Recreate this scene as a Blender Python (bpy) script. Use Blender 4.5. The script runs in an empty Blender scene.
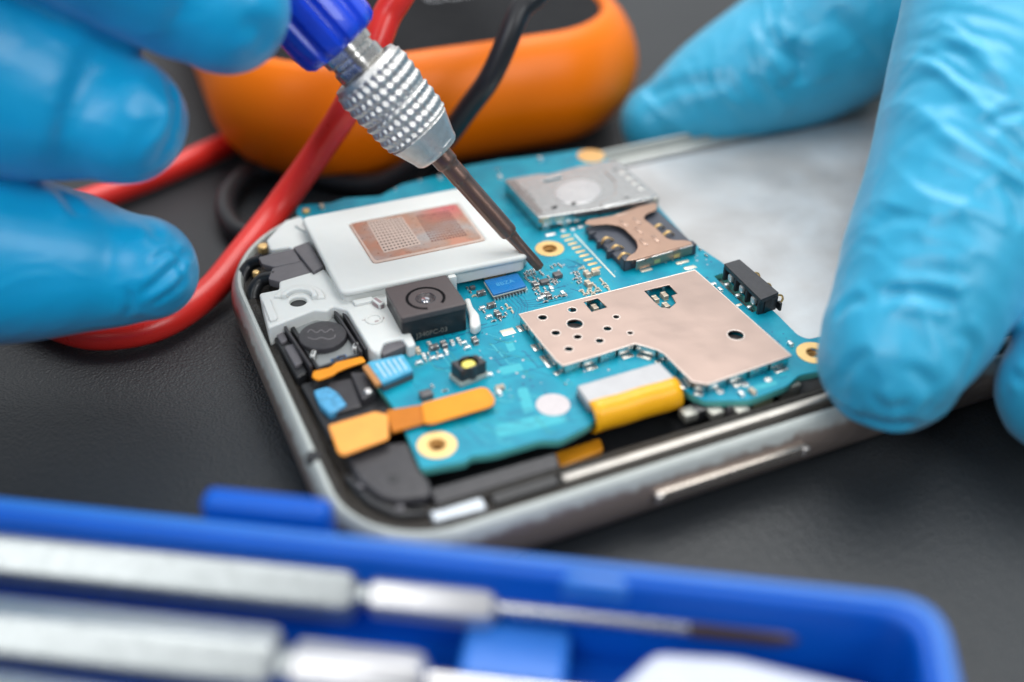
import bpy, bmesh, math, random
import numpy as np
from mathutils import Vector, Matrix, noise
from mathutils.bvhtree import BVHTree

# One Blender unit is one millimetre.
random.seed(7)
scene = bpy.context.scene
COL = scene.collection
PI = math.pi
F = 1130.0
PITCH = math.atan(831 / F)
YAW = math.atan2(619, F / math.cos(PITCH))
CAMH = 80.0
PX0, PY0 = None, None


# ------------------------------------------------------------------ measuring helpers
def ray(x, y):
    dx = (x - 512) / F
    dy = -(y - 341) / F
    return Vector((dx, math.cos(PITCH) + dy * math.sin(PITCH), -math.sin(PITCH) + dy * math.cos(PITCH)))


def at_z(x, y, z):
    d = ray(x, y)
    t = (z - CAMH) / d.z
    return Vector((t * d.x, t * d.y, z))


def at_d(x, y, dist):
    return Vector((0, 0, CAMH)) + ray(x, y) * dist


PHONE_M = Matrix.Rotation(YAW, 4, 'Z') @ Matrix.Translation((14, 66, 0))
PHONE_I = PHONE_M.inverted()


def q(x, y, z=7.0):
    """a measured point on the level z of the phone, in the phone's own millimetres"""
    p = PHONE_I @ at_z(x, y, z)
    return (p.x, p.y)


def qs(pts, z=7.0):
    return [q(a, b, z) for a, b in pts]


# ------------------------------------------------------------------ materials
MATS = {}


def mat(name, color, rough=0.5, metal=0.0, var=0.12, vscale=0.6, bump=0.0, bscale=3.0, spec=0.5,
        emit=None, coat=0.0, sss=0.0, alpha=1.0, rvar=0.1, dist=0.1):
    if name in MATS:
        return MATS[name]
    m = bpy.data.materials.new(name)
    m.use_nodes = True
    nt = m.node_tree
    b = nt.nodes['Principled BSDF']
    tc = nt.nodes.new('ShaderNodeTexCoord')
    n = nt.nodes.new('ShaderNodeTexNoise')
    n.inputs['Scale'].default_value = vscale
    n.inputs['Detail'].default_value = 5
    nt.links.new(tc.outputs['Object'], n.inputs['Vector'])
    mx = nt.nodes.new('ShaderNodeMix')
    mx.data_type = 'RGBA'
    c = color
    mx.inputs[6].default_value = (c[0] * (1 - var), c[1] * (1 - var), c[2] * (1 - var), 1)
    mx.inputs[7].default_value = (min(1, c[0] * (1 + var)), min(1, c[1] * (1 + var)), min(1, c[2] * (1 + var)), 1)
    nt.links.new(n.outputs['Fac'], mx.inputs[0])
    nt.links.new(mx.outputs[2], b.inputs['Base Color'])
    mr = nt.nodes.new('ShaderNodeMapRange')
    mr.inputs[3].default_value = max(0.02, rough - rvar)
    mr.inputs[4].default_value = min(1, rough + rvar)
    n3 = nt.nodes.new('ShaderNodeTexNoise')
    n3.inputs['Scale'].default_value = vscale * 2.3
    n3.inputs['Detail'].default_value = 4
    nt.links.new(tc.outputs['Object'], n3.inputs['Vector'])
    nt.links.new(n3.outputs['Fac'], mr.inputs[0])
    nt.links.new(mr.outputs[0], b.inputs['Roughness'])
    b.inputs['Metallic'].default_value = metal
    b.inputs['Specular IOR Level'].default_value = spec
    b.inputs['Coat Weight'].default_value = coat
    if sss:
        b.inputs['Subsurface Weight'].default_value = sss
        b.inputs['Subsurface Radius'].default_value = (0.6, 1.0, 1.4)
        b.inputs['Subsurface Scale'].default_value = 1.0
    if alpha < 1:
        b.inputs['Alpha'].default_value = alpha
    if bump:
        n2 = nt.nodes.new('ShaderNodeTexNoise')
        n2.inputs['Scale'].default_value = bscale
        n2.inputs['Detail'].default_value = 4
        nt.links.new(tc.outputs['Object'], n2.inputs['Vector'])
        bp = nt.nodes.new('ShaderNodeBump')
        bp.inputs['Strength'].default_value = bump
        bp.inputs['Distance'].default_value = dist
        nt.links.new(n2.outputs['Fac'], bp.inputs['Height'])
        nt.links.new(bp.outputs[0], b.inputs['Normal'])
    MATS[name] = m
    return m


def nodes_of(m):
    return m.node_tree.nodes, m.node_tree.links, m.node_tree.nodes['Principled BSDF']


# ------------------------------------------------------------------ mesh builder
def curve_mesh(outlines, z0, z1, bev=0.0, res=2):
    """solid plate from a closed outline and its holes"""
    cu = bpy.data.curves.new('plate', 'CURVE')
    cu.dimensions = '2D'
    cu.fill_mode = 'BOTH'
    h = (z1 - z0) / 2
    bev = min(bev, h * 0.95)
    cu.extrude = h - bev
    if bev > 0:
        cu.bevel_depth = bev
        cu.bevel_resolution = res
        cu.offset = -bev
    for pts in outlines:
        s = cu.splines.new('POLY')
        s.points.add(len(pts) - 1)
        for i, p in enumerate(pts):
            s.points[i].co = (p[0], p[1], 0, 1)
        s.use_cyclic_u = True
    ob = bpy.data.objects.new('plate', cu)
    me = bpy.data.meshes.new_from_object(ob)
    bpy.data.objects.remove(ob)
    bpy.data.curves.remove(cu)
    me.transform(Matrix.Translation((0, 0, (z0 + z1) / 2)))
    return me


def text_mesh(body, size, depth=0.02):
    cu = bpy.data.curves.new('t', 'FONT')
    cu.body = body
    cu.size = size
    cu.extrude = depth / 2
    cu.align_x = 'CENTER'
    cu.align_y = 'CENTER'
    ob = bpy.data.objects.new('t', cu)
    me = bpy.data.meshes.new_from_object(ob)
    bpy.data.objects.remove(ob)
    bpy.data.curves.remove(cu)
    return me


def rounded(poly, r, n=4):
    """round the corners of a polygon"""
    out = []
    L = len(poly)
    for i in range(L):
        p0, p1, p2 = Vector(poly[i - 1][:2]), Vector(poly[i][:2]), Vector(poly[(i + 1) % L][:2])
        a, b = (p0 - p1), (p2 - p1)
        la, lb = a.length, b.length
        rr = min(r, la * 0.45, lb * 0.45)
        a = p1 + a.normalized() * rr
        b = p1 + b.normalized() * rr
        for k in range(n + 1):
            t = k / n
            out.append(tuple((1 - t) ** 2 * a + 2 * t * (1 - t) * p1 + t * t * b))
    return out


def circle(cx, cy, r, n=28, ry=None):
    return [(cx + r * math.cos(2 * PI * k / n), cy + (ry or r) * math.sin(2 * PI * k / n)) for k in range(n)]


def catmull(pts, n=8):
    pts = [tuple(p) for p in pts]
    P = [pts[0]] + pts + [pts[-1]]
    out = []
    for i in range(1, len(P) - 2):
        for k in range(n):
            t = k / n
            out.append(tuple(0.5 * (2 * b + (c - a) * t + (2 * a - 5 * b + 4 * c - d) * t * t + (3 * b - a - 3 * c + d) * t ** 3)
                             for a, b, c, d in zip(P[i - 1], P[i], P[i + 1], P[i + 2])))
    out.append(pts[-1])
    return out


class MB:
    def __init__(self):
        self.bm = bmesh.new()
        self.mats = []

    def mi(self, m):
        if m not in self.mats:
            self.mats.append(m)
        return self.mats.index(m)

    def add_mesh(self, me, m, M=None, keep=False):
        if M is not None:
            me.transform(M)
        i = self.mi(m)
        n0 = len(self.bm.faces)
        self.bm.from_mesh(me)
        self.bm.faces.ensure_lookup_table()
        for f in self.bm.faces[n0:]:
            f.material_index = i
        if not keep:
            bpy.data.meshes.remove(me)

    def plate(self, outlines, z0, z1, m, bev=0.0, res=2, M=None):
        if outlines and isinstance(outlines[0][0], (int, float)):
            outlines = [outlines]
        self.add_mesh(curve_mesh(outlines, z0, z1, bev, res), m, M)
        return self

    def text(self, body, size, m, M, depth=0.03):
        self.add_mesh(text_mesh(body, size, depth), m, M)
        return self

    def box(self, cx, cy, z0, sx, sy, h, m, rot=0.0, bev=0.0):
        i = self.mi(m)
        g = bmesh.ops.create_cube(self.bm, size=1)
        vs = g['verts']
        M = Matrix.Translation((cx, cy, z0 + h / 2)) @ Matrix.Rotation(rot, 4, 'Z') @ Matrix.Diagonal((sx, sy, h, 1))
        bmesh.ops.transform(self.bm, matrix=M, verts=vs)
        fs = {f for v in vs for f in v.link_faces}
        if bev:
            es = list({e for v in vs for e in v.link_edges})
            r = bmesh.ops.bevel(self.bm, geom=es, offset=bev, segments=2, affect='EDGES', profile=0.5)
            fs = set(r['faces']) | {f for f in fs if f.is_valid}
        for f in fs:
            f.material_index = i
        return self

    def sweep(self, path, prof_fn, m, seg=24, caps=True, closed=False):
        """prof_fn(t, angle) -> radius; path of 3d points"""
        i = self.mi(m)
        pts = [Vector(p[:3]) for p in path]
        n = len(pts)
        up = Vector((0, 0, 1))
        rings = []
        prev = None
        for k in range(n):
            tan = (pts[min(k + 1, n - 1)] - pts[max(k - 1, 0)]).normalized()
            if prev is None:
                a = tan.cross(up)
                if a.length < 1e-3:
                    a = tan.cross(Vector((1, 0, 0)))
            else:
                a = prev - tan * prev.dot(tan)
            a.normalize()
            prev = a
            b = tan.cross(a)
            rings.append([self.bm.verts.new(pts[k] + (a * math.cos(2 * PI * j / seg) + b * math.sin(2 * PI * j / seg)) * prof_fn(k / (n - 1), 2 * PI * j / seg, k))
                          for j in range(seg)])
        for k in range(n - 1):
            for j in range(seg):
                f = self.bm.faces.new((rings[k][j], rings[k][(j + 1) % seg], rings[k + 1][(j + 1) % seg], rings[k + 1][j]))
                f.material_index = i
        if caps:
            f = self.bm.faces.new(rings[0][::-1]); f.material_index = i
            f = self.bm.faces.new(rings[-1]); f.material_index = i
        return self

    def tube(self, path, r, m, seg=16):
        return self.sweep(path, lambda t, a, k: r, m, seg)

    def lathe(self, prof, m, seg=48, fn=None, M=None, cap=True):
        """prof: list of (r, z)"""
        i = self.mi(m)
        M = M or Matrix.Identity(4)
        rings = []
        for (r, z) in prof:
            ring = []
            for j in range(seg):
                a = 2 * PI * j / seg
                rr = fn(r, z, a) if fn else r
                ring.append(self.bm.verts.new(M @ Vector((rr * math.cos(a), rr * math.sin(a), z))))
            rings.append(ring)
        for k in range(len(rings) - 1):
            for j in range(seg):
                f = self.bm.faces.new((rings[k][j], rings[k][(j + 1) % seg], rings[k + 1][(j + 1) % seg], rings[k + 1][j]))
                f.material_index = i
        if cap:
            f = self.bm.faces.new(rings[0][::-1]); f.material_index = i
            f = self.bm.faces.new(rings[-1]); f.material_index = i
        return self

    def mesh(self, name, smooth=35):
        bmesh.ops.recalc_face_normals(self.bm, faces=self.bm.faces)
        me = bpy.data.meshes.new(name)
        self.bm.to_mesh(me)
        self.bm.free()
        for m in self.mats:
            me.materials.append(m)
        if smooth:
            me.polygons.foreach_set('use_smooth', [True] * len(me.polygons))
            me.set_sharp_from_angle(angle=math.radians(smooth))
        return me

    def build(self, name, parent=None, smooth=35, label=None, loc=None):
        """loc: origin of the object in its parent's space (the geometry is given in parent space)"""
        me = self.mesh(name, smooth)
        o = bpy.data.objects.new(name, me)
        COL.objects.link(o)
        if parent:
            o.parent = parent
        if loc:
            me.transform(Matrix.Translation(-Vector(loc)))
            o.location = loc
        if label:
            o['label'] = label
        return o


def tag(o, label, cat, group=None, kind=None):
    o['label'] = label
    o['category'] = cat
    if group:
        o['group'] = group
    if kind:
        o['kind'] = kind
    return o


def empty(name, label, cat, M=None, group=None):
    o = bpy.data.objects.new(name, None)
    o.empty_display_size = 2
    COL.objects.link(o)
    if M is not None:
        o.matrix_world = M
    return tag(o, label, cat, group)


# ------------------------------------------------------------------ palette
TEAL = mat('board_teal', (0.001, 0.27, 0.42), 0.36, var=0.22, vscale=0.35, bump=0.25, bscale=4, dist=0.05, spec=0.35)
TEAL_D = mat('board_teal_edge', (0.03, 0.30, 0.30), 0.5, vscale=2, var=0.3)
GOLD = mat('gold_pad', (0.83, 0.56, 0.24), 0.38, 0.75, var=0.1, vscale=1.5)
CREAM = mat('tinned_pad', (0.86, 0.80, 0.66), 0.35, 0.5, var=0.1, vscale=2)
TIN = mat('tin_solder', (0.80, 0.80, 0.78), 0.28, 0.9, var=0.15, vscale=3, bump=0.3, bscale=5)
STEEL = mat('steel', (0.66, 0.65, 0.62), 0.27, 1.0, var=0.12, vscale=0.8, bump=0.08, bscale=6)
CHROME = mat('scratched_chrome', (0.58, 0.58, 0.57), 0.22, 1.0, var=0.15, vscale=1.2, bump=0.35, bscale=3)
SHIELD = mat('shield_metal', (0.485, 0.365, 0.315), 0.36, 0.85, var=0.16, vscale=0.11, bump=0.2, bscale=0.5)
SHIELD_E = mat('shield_edge_metal', (0.93, 0.91, 0.89), 0.4, 0.75, var=0.05, vscale=2, bump=0.2)
COPPERY = mat('sim_plate_metal', (0.46, 0.30, 0.225), 0.38, 0.85, var=0.08, vscale=0.5, bump=0.1)
WHITE = mat('white_plastic', (0.65, 0.675, 0.66), 0.45, var=0.04, vscale=0.4, bump=0.12, bscale=1.5, sss=0.1)
BLACK = mat('black_plastic', (0.012, 0.013, 0.015), 0.33, var=0.3, vscale=1.0, bump=0.2, bscale=4)
BLACKG = mat('grey_black_plastic', (0.032, 0.031, 0.035), 0.36, var=0.35, vscale=1.0, bump=0.35, bscale=2.5)
TAPE = mat('grey_tape', (0.11, 0.105, 0.115), 0.5, var=0.15, vscale=0.8, bump=0.1)
CAMB = mat('camera_brown_black', (0.075, 0.062, 0.063), 0.4, var=0.1, vscale=1, bump=0.06, bscale=12)
ORANGE = mat('orange_flex', (0.86, 0.29, 0.012), 0.4, var=0.3, vscale=0.22, spec=0.3)
AMBER = mat('amber_flex', (0.98, 0.46, 0.01), 0.32, var=0.15, vscale=0.8, spec=0.4)
CERAMIC = mat('ceramic_tan', (0.42, 0.34, 0.26), 0.45, var=0.1, vscale=3)
CERAMIC_G = mat('ceramic_grey', (0.11, 0.10, 0.10), 0.4, var=0.2, vscale=3)
CHIPBLUE = mat('chip_blue_top', (0.002, 0.15, 0.42), 0.3, var=0.12, vscale=0.8, bump=0.15, bscale=5)
CHIPGREY = mat('chip_grey', (0.10, 0.095, 0.10), 0.4, var=0.1)
BOARDW = mat('chip_substrate', (0.50, 0.52, 0.46), 0.5)
DARKB = mat('trace_dark', (0.003, 0.13, 0.26), 0.4)
GLASSB = mat('lens_black', (0.006, 0.007, 0.012), 0.06, var=0.1, coat=1.0)
SENSOR = mat('camera_side_black', (0.010, 0.011, 0.014), 0.42, var=0.2)
RAIL = mat('rail_metal', (0.42, 0.40, 0.37), 0.45, 0.8, var=0.25, vscale=0.7, bump=0.3)
PALET = mat('pale_teal', (0.06, 0.45, 0.52), 0.4)
PRINT = mat('pale_print', (0.45, 0.47, 0.5), 0.5)
YEL = mat('led_phosphor', (0.85, 0.75, 0.15), 0.4)


def banded(m, scale, direction='Y', dark=(0.72, 0.55, 0.4, 1)):
    ns, ln, b = nodes_of(m)
    tc = [n for n in ns if n.type == 'TEX_COORD'][0]
    wv = ns.new('ShaderNodeTexWave'); wv.inputs['Scale'].default_value = scale; wv.bands_direction = direction
    wv.inputs['Distortion'].default_value = 0.4; wv.inputs['Detail'].default_value = 0
    ln.new(tc.outputs['Object'], wv.inputs['Vector'])
    old = b.inputs['Base Color'].links[0].from_socket
    mr = ns.new('ShaderNodeMapRange'); mr.inputs[1].default_value = 0.6; mr.inputs[2].default_value = 0.95; mr.inputs[4].default_value = 0.45
    mx = ns.new('ShaderNodeMix'); mx.data_type = 'RGBA'; mx.blend_type = 'MULTIPLY'; mx.inputs[7].default_value = dark
    ln.new(wv.outputs['Fac'], mr.inputs[0]); ln.new(mr.outputs[0], mx.inputs[0]); ln.new(old, mx.inputs[6]); ln.new(mx.outputs[2], b.inputs['Base Color'])


banded(ORANGE, 0.8)

# ------------------------------------------------------------------ the table
def build_table():
    m = mat('table_leatherette', (0.019, 0.0225, 0.026), 0.45, var=0.15, vscale=0.03, rvar=0.05, spec=0.45)
    ns, ln, b = nodes_of(m)
    tc = [n for n in ns if n.type == 'TEX_COORD'][0]
    v = ns.new('ShaderNodeTexVoronoi'); v.inputs['Scale'].default_value = 3.2
    n = ns.new('ShaderNodeTexNoise'); n.inputs['Scale'].default_value = 1.1; n.inputs['Detail'].default_value = 8
    ln.new(tc.outputs['Object'], v.inputs['Vector'])
    ln.new(tc.outputs['Object'], n.inputs['Vector'])
    a = ns.new('ShaderNodeMath'); a.operation = 'ADD'
    ln.new(v.outputs['Distance'], a.inputs[0]); ln.new(n.outputs['Fac'], a.inputs[1])
    bp = ns.new('ShaderNodeBump'); bp.inputs['Strength'].default_value = 0.4; bp.inputs['Distance'].default_value = 0.16
    ln.new(a.outputs[0], bp.inputs['Height']); ln.new(bp.outputs[0], b.inputs['Normal'])
    mb = MB()
    mb.box(0, 300, -20, 1600, 1400, 20, m)
    o = mb.build('table_top', smooth=0)
    tag(o, 'dark grey leather textured table top under everything', 'table', kind='structure')


# ------------------------------------------------------------------ phone
def rrect_path(x0, y0, x1, y1, r, n=10, side=14, far_left=0.0):
    """rounded rectangle, counter-clockwise; returns points and outward normals"""
    pts, nor = [], []
    r3 = r + far_left
    cs = [(x1 - r, y0 + r, -PI / 2, r), (x1 - r, y1 - r, 0, r), (x0 + r3, y1 - r3, PI / 2, r3), (x0 + r, y0 + r, PI, r)]
    for ci, (cx, cy, a0, r) in enumerate(cs):
        for k in range(n + 1):
            a = a0 + PI / 2 * k / n
            pts.append((cx + r * math.cos(a), cy + r * math.sin(a))); nor.append((math.cos(a), math.sin(a)))
        nx = cs[(ci + 1) % 4]
        e = (nx[0] + nx[3] * math.cos(nx[2]), nx[1] + nx[3] * math.sin(nx[2]))
        s = pts[-1]; nn = nor[-1]
        for k in range(1, side):
            t = k / side
            pts.append((s[0] + (e[0] - s[0]) * t, s[1] + (e[1] - s[1]) * t)); nor.append(nn)
    return pts, nor


def ring_sweep(mb, m, prof, x0=0, y0=0, x1=122, y1=62.5, r=10.5, mfn=None):
    pts, nor = rrect_path(x0, y0, x1, y1, r, 16, 20, 6.0)
    i = mb.mi(m)
    rings = []
    for (p, n) in zip(pts, nor):
        rings.append([mb.bm.verts.new((p[0] - n[0] * d, p[1] - n[1] * d, z)) for d, z in prof])
    L = len(rings)
    for k in range(L):
        a, b = rings[k], rings[(k + 1) % L]
        for j in range(len(prof) - 1):
            f = mb.bm.faces.new((a[j], b[j], b[j + 1], a[j + 1])); f.material_index = i


PHONE = empty('smartphone', 'opened smartphone with bare teal circuit board lying on the dark table', 'phone', PHONE_M)

CHILD = {}


def build_phone_body():
    # worn rim: pale paint chipped away to dark brown metal on the flank
    m = bpy.data.materials.new('worn_shaded_rim'); m.use_nodes = True
    ns, ln, b = nodes_of(m)
    tc = ns.new('ShaderNodeTexCoord'); sp = ns.new('ShaderNodeSeparateXYZ'); ln.new(tc.outputs['Object'], sp.inputs[0])
    n = ns.new('ShaderNodeTexNoise'); n.inputs['Scale'].default_value = 0.55; n.inputs['Detail'].default_value = 6; n.inputs['Roughness'].default_value = 0.65
    ln.new(tc.outputs['Object'], n.inputs['Vector'])
    ma = ns.new('ShaderNodeMath'); ma.operation = 'MULTIPLY_ADD'; ma.inputs[1].default_value = 2.0
    ln.new(n.outputs['Fac'], ma.inputs[0]); ln.new(sp.outputs['Z'], ma.inputs[2])
    mr = ns.new('ShaderNodeMapRange'); mr.inputs[1].default_value = 6.35; mr.inputs[2].default_value = 6.9
    ln.new(ma.outputs[0], mr.inputs[0])
    # left flank takes the brown too, as painted-in shadow; this mask is unused
    mx2 = ns.new('ShaderNodeMapRange'); mx2.inputs[1].default_value = 14; mx2.inputs[2].default_value = 4
    ln.new(sp.outputs['X'], mx2.inputs[0])
    mm = ns.new('ShaderNodeMath'); mm.operation = 'MAXIMUM'
    ln.new(mr.outputs[0], mm.inputs[0]); mm.inputs[1].default_value = 0.0
    mx = ns.new('ShaderNodeMix'); mx.data_type = 'RGBA'
    mx.inputs[6].default_value = (0.34, 0.28, 0.245, 1); mx.inputs[7].default_value = (0.44, 0.475, 0.455, 1)
    ln.new(mm.outputs[0], mx.inputs[0]); ln.new(mx.outputs[2], b.inputs['Base Color'])
    inv = ns.new('ShaderNodeMapRange'); inv.inputs[3].default_value = 0.6; inv.inputs[4].default_value = 0.1
    ln.new(mm.outputs[0], inv.inputs[0]); ln.new(inv.outputs[0], b.inputs['Metallic'])
    b.inputs['Roughness'].default_value = 0.33
    bp = ns.new('ShaderNodeBump'); bp.inputs['Strength'].default_value = 0.4; bp.inputs['Distance'].default_value = 0.15
    ln.new(ma.outputs[0], bp.inputs['Height']); ln.new(bp.outputs[0], b.inputs['Normal'])
    mb = MB()
    prof = [(4.0, 0.25), (2.2, 0.5), (0.9, 1.3), (0.25, 2.6), (0.05, 4.2), (0.2, 5.4), (0.6, 6.3), (0.85, 6.75), (1.15, 6.95), (1.5, 6.9), (1.68, 6.5), (1.7, 2.5)]
    ring_sweep(mb, m, prof)
    rim = mb.build('rim', PHONE)
    # key and port on the rim
    k = MB()
    p0 = Vector((*q(658, 503, 4.2), 4.2)); p1 = Vector((*q(815, 455, 4.2), 4.2))
    x0, x1 = p0.x, p1.x
    out = rounded([(x0, -0.62), (x1, -0.62), (x1, 0.62), (x0, 0.62)], 0.6, 5)
    Mk = Matrix.Translation((0, 0.0, 4.2)) @ Matrix.Rotation(PI / 2, 4, 'X')
    k.plate(out, -0.5, 0.55, mat('key_metal', (0.42, 0.38, 0.34), 0.25, 0.9, var=0.1), 0.18, M=Mk)
    k.box(x0 + 0.5, -0.55, 3.75, 0.7, 0.3, 0.9, SHIELD_E, bev=0.1)
    k.box(x1 - 0.5, -0.55, 3.75, 0.7, 0.3, 0.9, SHIELD_E, bev=0.1)
    k.build('volume_key', rim)
    h = MB()
    h.plate(circle(1.1, 15.5, 0.7, 16), 6.4, 7.05, BLACK)
    h.build('lug_hole', rim)

    # back pan and mid frame
    mb = MB()
    pts, _ = rrect_path(1.6, 1.6, 120.4, 60.9, 8.9, far_left=6.0)
    mb.plate(pts, 0.4, 3.0, BLACK)
    mb.build('back_pan', PHONE)
    grime = mat('grimy_frame', (0.018, 0.014, 0.010), 0.4, var=0.9, vscale=1.6, bump=0.8, bscale=4, dist=0.3)
    mb = MB()
    ring_sweep(mb, grime, [(1.7, 3.0), (1.72, 5.9), (2.6, 6.1), (3.2, 5.5), (4.6, 5.4), (4.9, 6.0), (5.4, 6.0), (5.5, 3.0)])
    mb.build('mid_frame', PHONE)

    # pale smudged plate of the battery bay
    pm = mat('battery_bay_plate', (0.60, 0.61, 0.61), 0.33, 0.55, var=0.16, vscale=0.07, bump=0.1, bscale=1)
    ns, ln, b = nodes_of(pm)
    tc = [n for n in ns if n.type == 'TEX_COORD'][0]
    w = ns.new('ShaderNodeTexNoise'); w.inputs['Scale'].default_value = 0.055; w.inputs['Detail'].default_value = 9; w.inputs['Roughness'].default_value = 0.55; w.inputs['Distortion'].default_value = 0.3
    ln.new(tc.outputs['Object'], w.inputs['Vector'])
    r = ns.new('ShaderNodeValToRGB')
    r.color_ramp.elements[0].position = 0.36; r.color_ramp.elements[0].color = (0.475, 0.455, 0.44, 1)
    r.color_ramp.elements[1].position = 0.66; r.color_ramp.elements[1].color = (0.66, 0.68, 0.69, 1)
    e = r.color_ramp.elements.new(0.5); e.color = (0.57, 0.565, 0.56, 1)
    ln.new(w.outputs['Fac'], r.inputs[0]); ln.new(r.outputs[0], b.inputs['Base Color'])
    n2 = ns.new('ShaderNodeTexNoise'); n2.inputs['Scale'].default_value = 0.35; n2.inputs['Detail'].default_value = 8; n2.inputs['Roughness'].default_value = 0.7
    ln.new(tc.outputs['Object'], n2.inputs['Vector'])
    bp = [n for n in ns if n.type == 'BUMP'][0]
    bp.inputs['Strength'].default_value = 0.12; bp.inputs['Distance'].default_value = 0.1
    ln.new(n2.outputs['Fac'], bp.inputs['Height'])
    mb = MB()
    mb.plate(rounded([(50, 7.5), (116, 7.5), (116, 59), (50, 59)], 2), 3.0, 6.0, pm, 0.25)
    mb.build('battery_bay', PHONE)
    # ridge along the far side
    mb = MB()
    rg = mat('far_ridge', (0.40, 0.42, 0.40), 0.35, 0.5, var=0.1)
    mb.box(82, 59.4, 3.0, 68, 2.4, 3.25, rg, bev=0.12)
    mb.box(82, 59.9, 6.2, 68, 0.5, 0.45, rg, bev=0.1)
    mb.build('side_ridge', PHONE)
    # bright rail along the near side
    a, bb = q(559, 474, 6.2), q(850, 393, 6.2)
    mb = MB()
    y = (a[1] + bb[1]) / 2
    mb.box((a[0] + 100) / 2, y, 3.0, 100 - a[0], 1.1, 3.3, RAIL, bev=0.3)
    mb.build('side_rail', PHONE)
    # plastic bars beside the loudspeaker
    mb = MB()
    mb.plate(rounded(qs([(428, 489), (556, 452), (560, 466), (436, 504)], 6.0), 0.3), 3, 6.0, BLACKG, 0.2)
    mb.plate(rounded(qs([(428, 508), (482, 496), (487, 507), (434, 521)], 6.0), 0.3), 3, 5.9, mat('pale_foil', (0.42, 0.46, 0.5), 0.3, 0.6), 0.15)
    mb.plate(rounded(qs([(490, 492), (556, 473), (560, 482), (494, 503)], 6.0), 0.3), 3, 5.9, BLACK, 0.15)
    mb.build('antenna_bar', PHONE)


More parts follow.
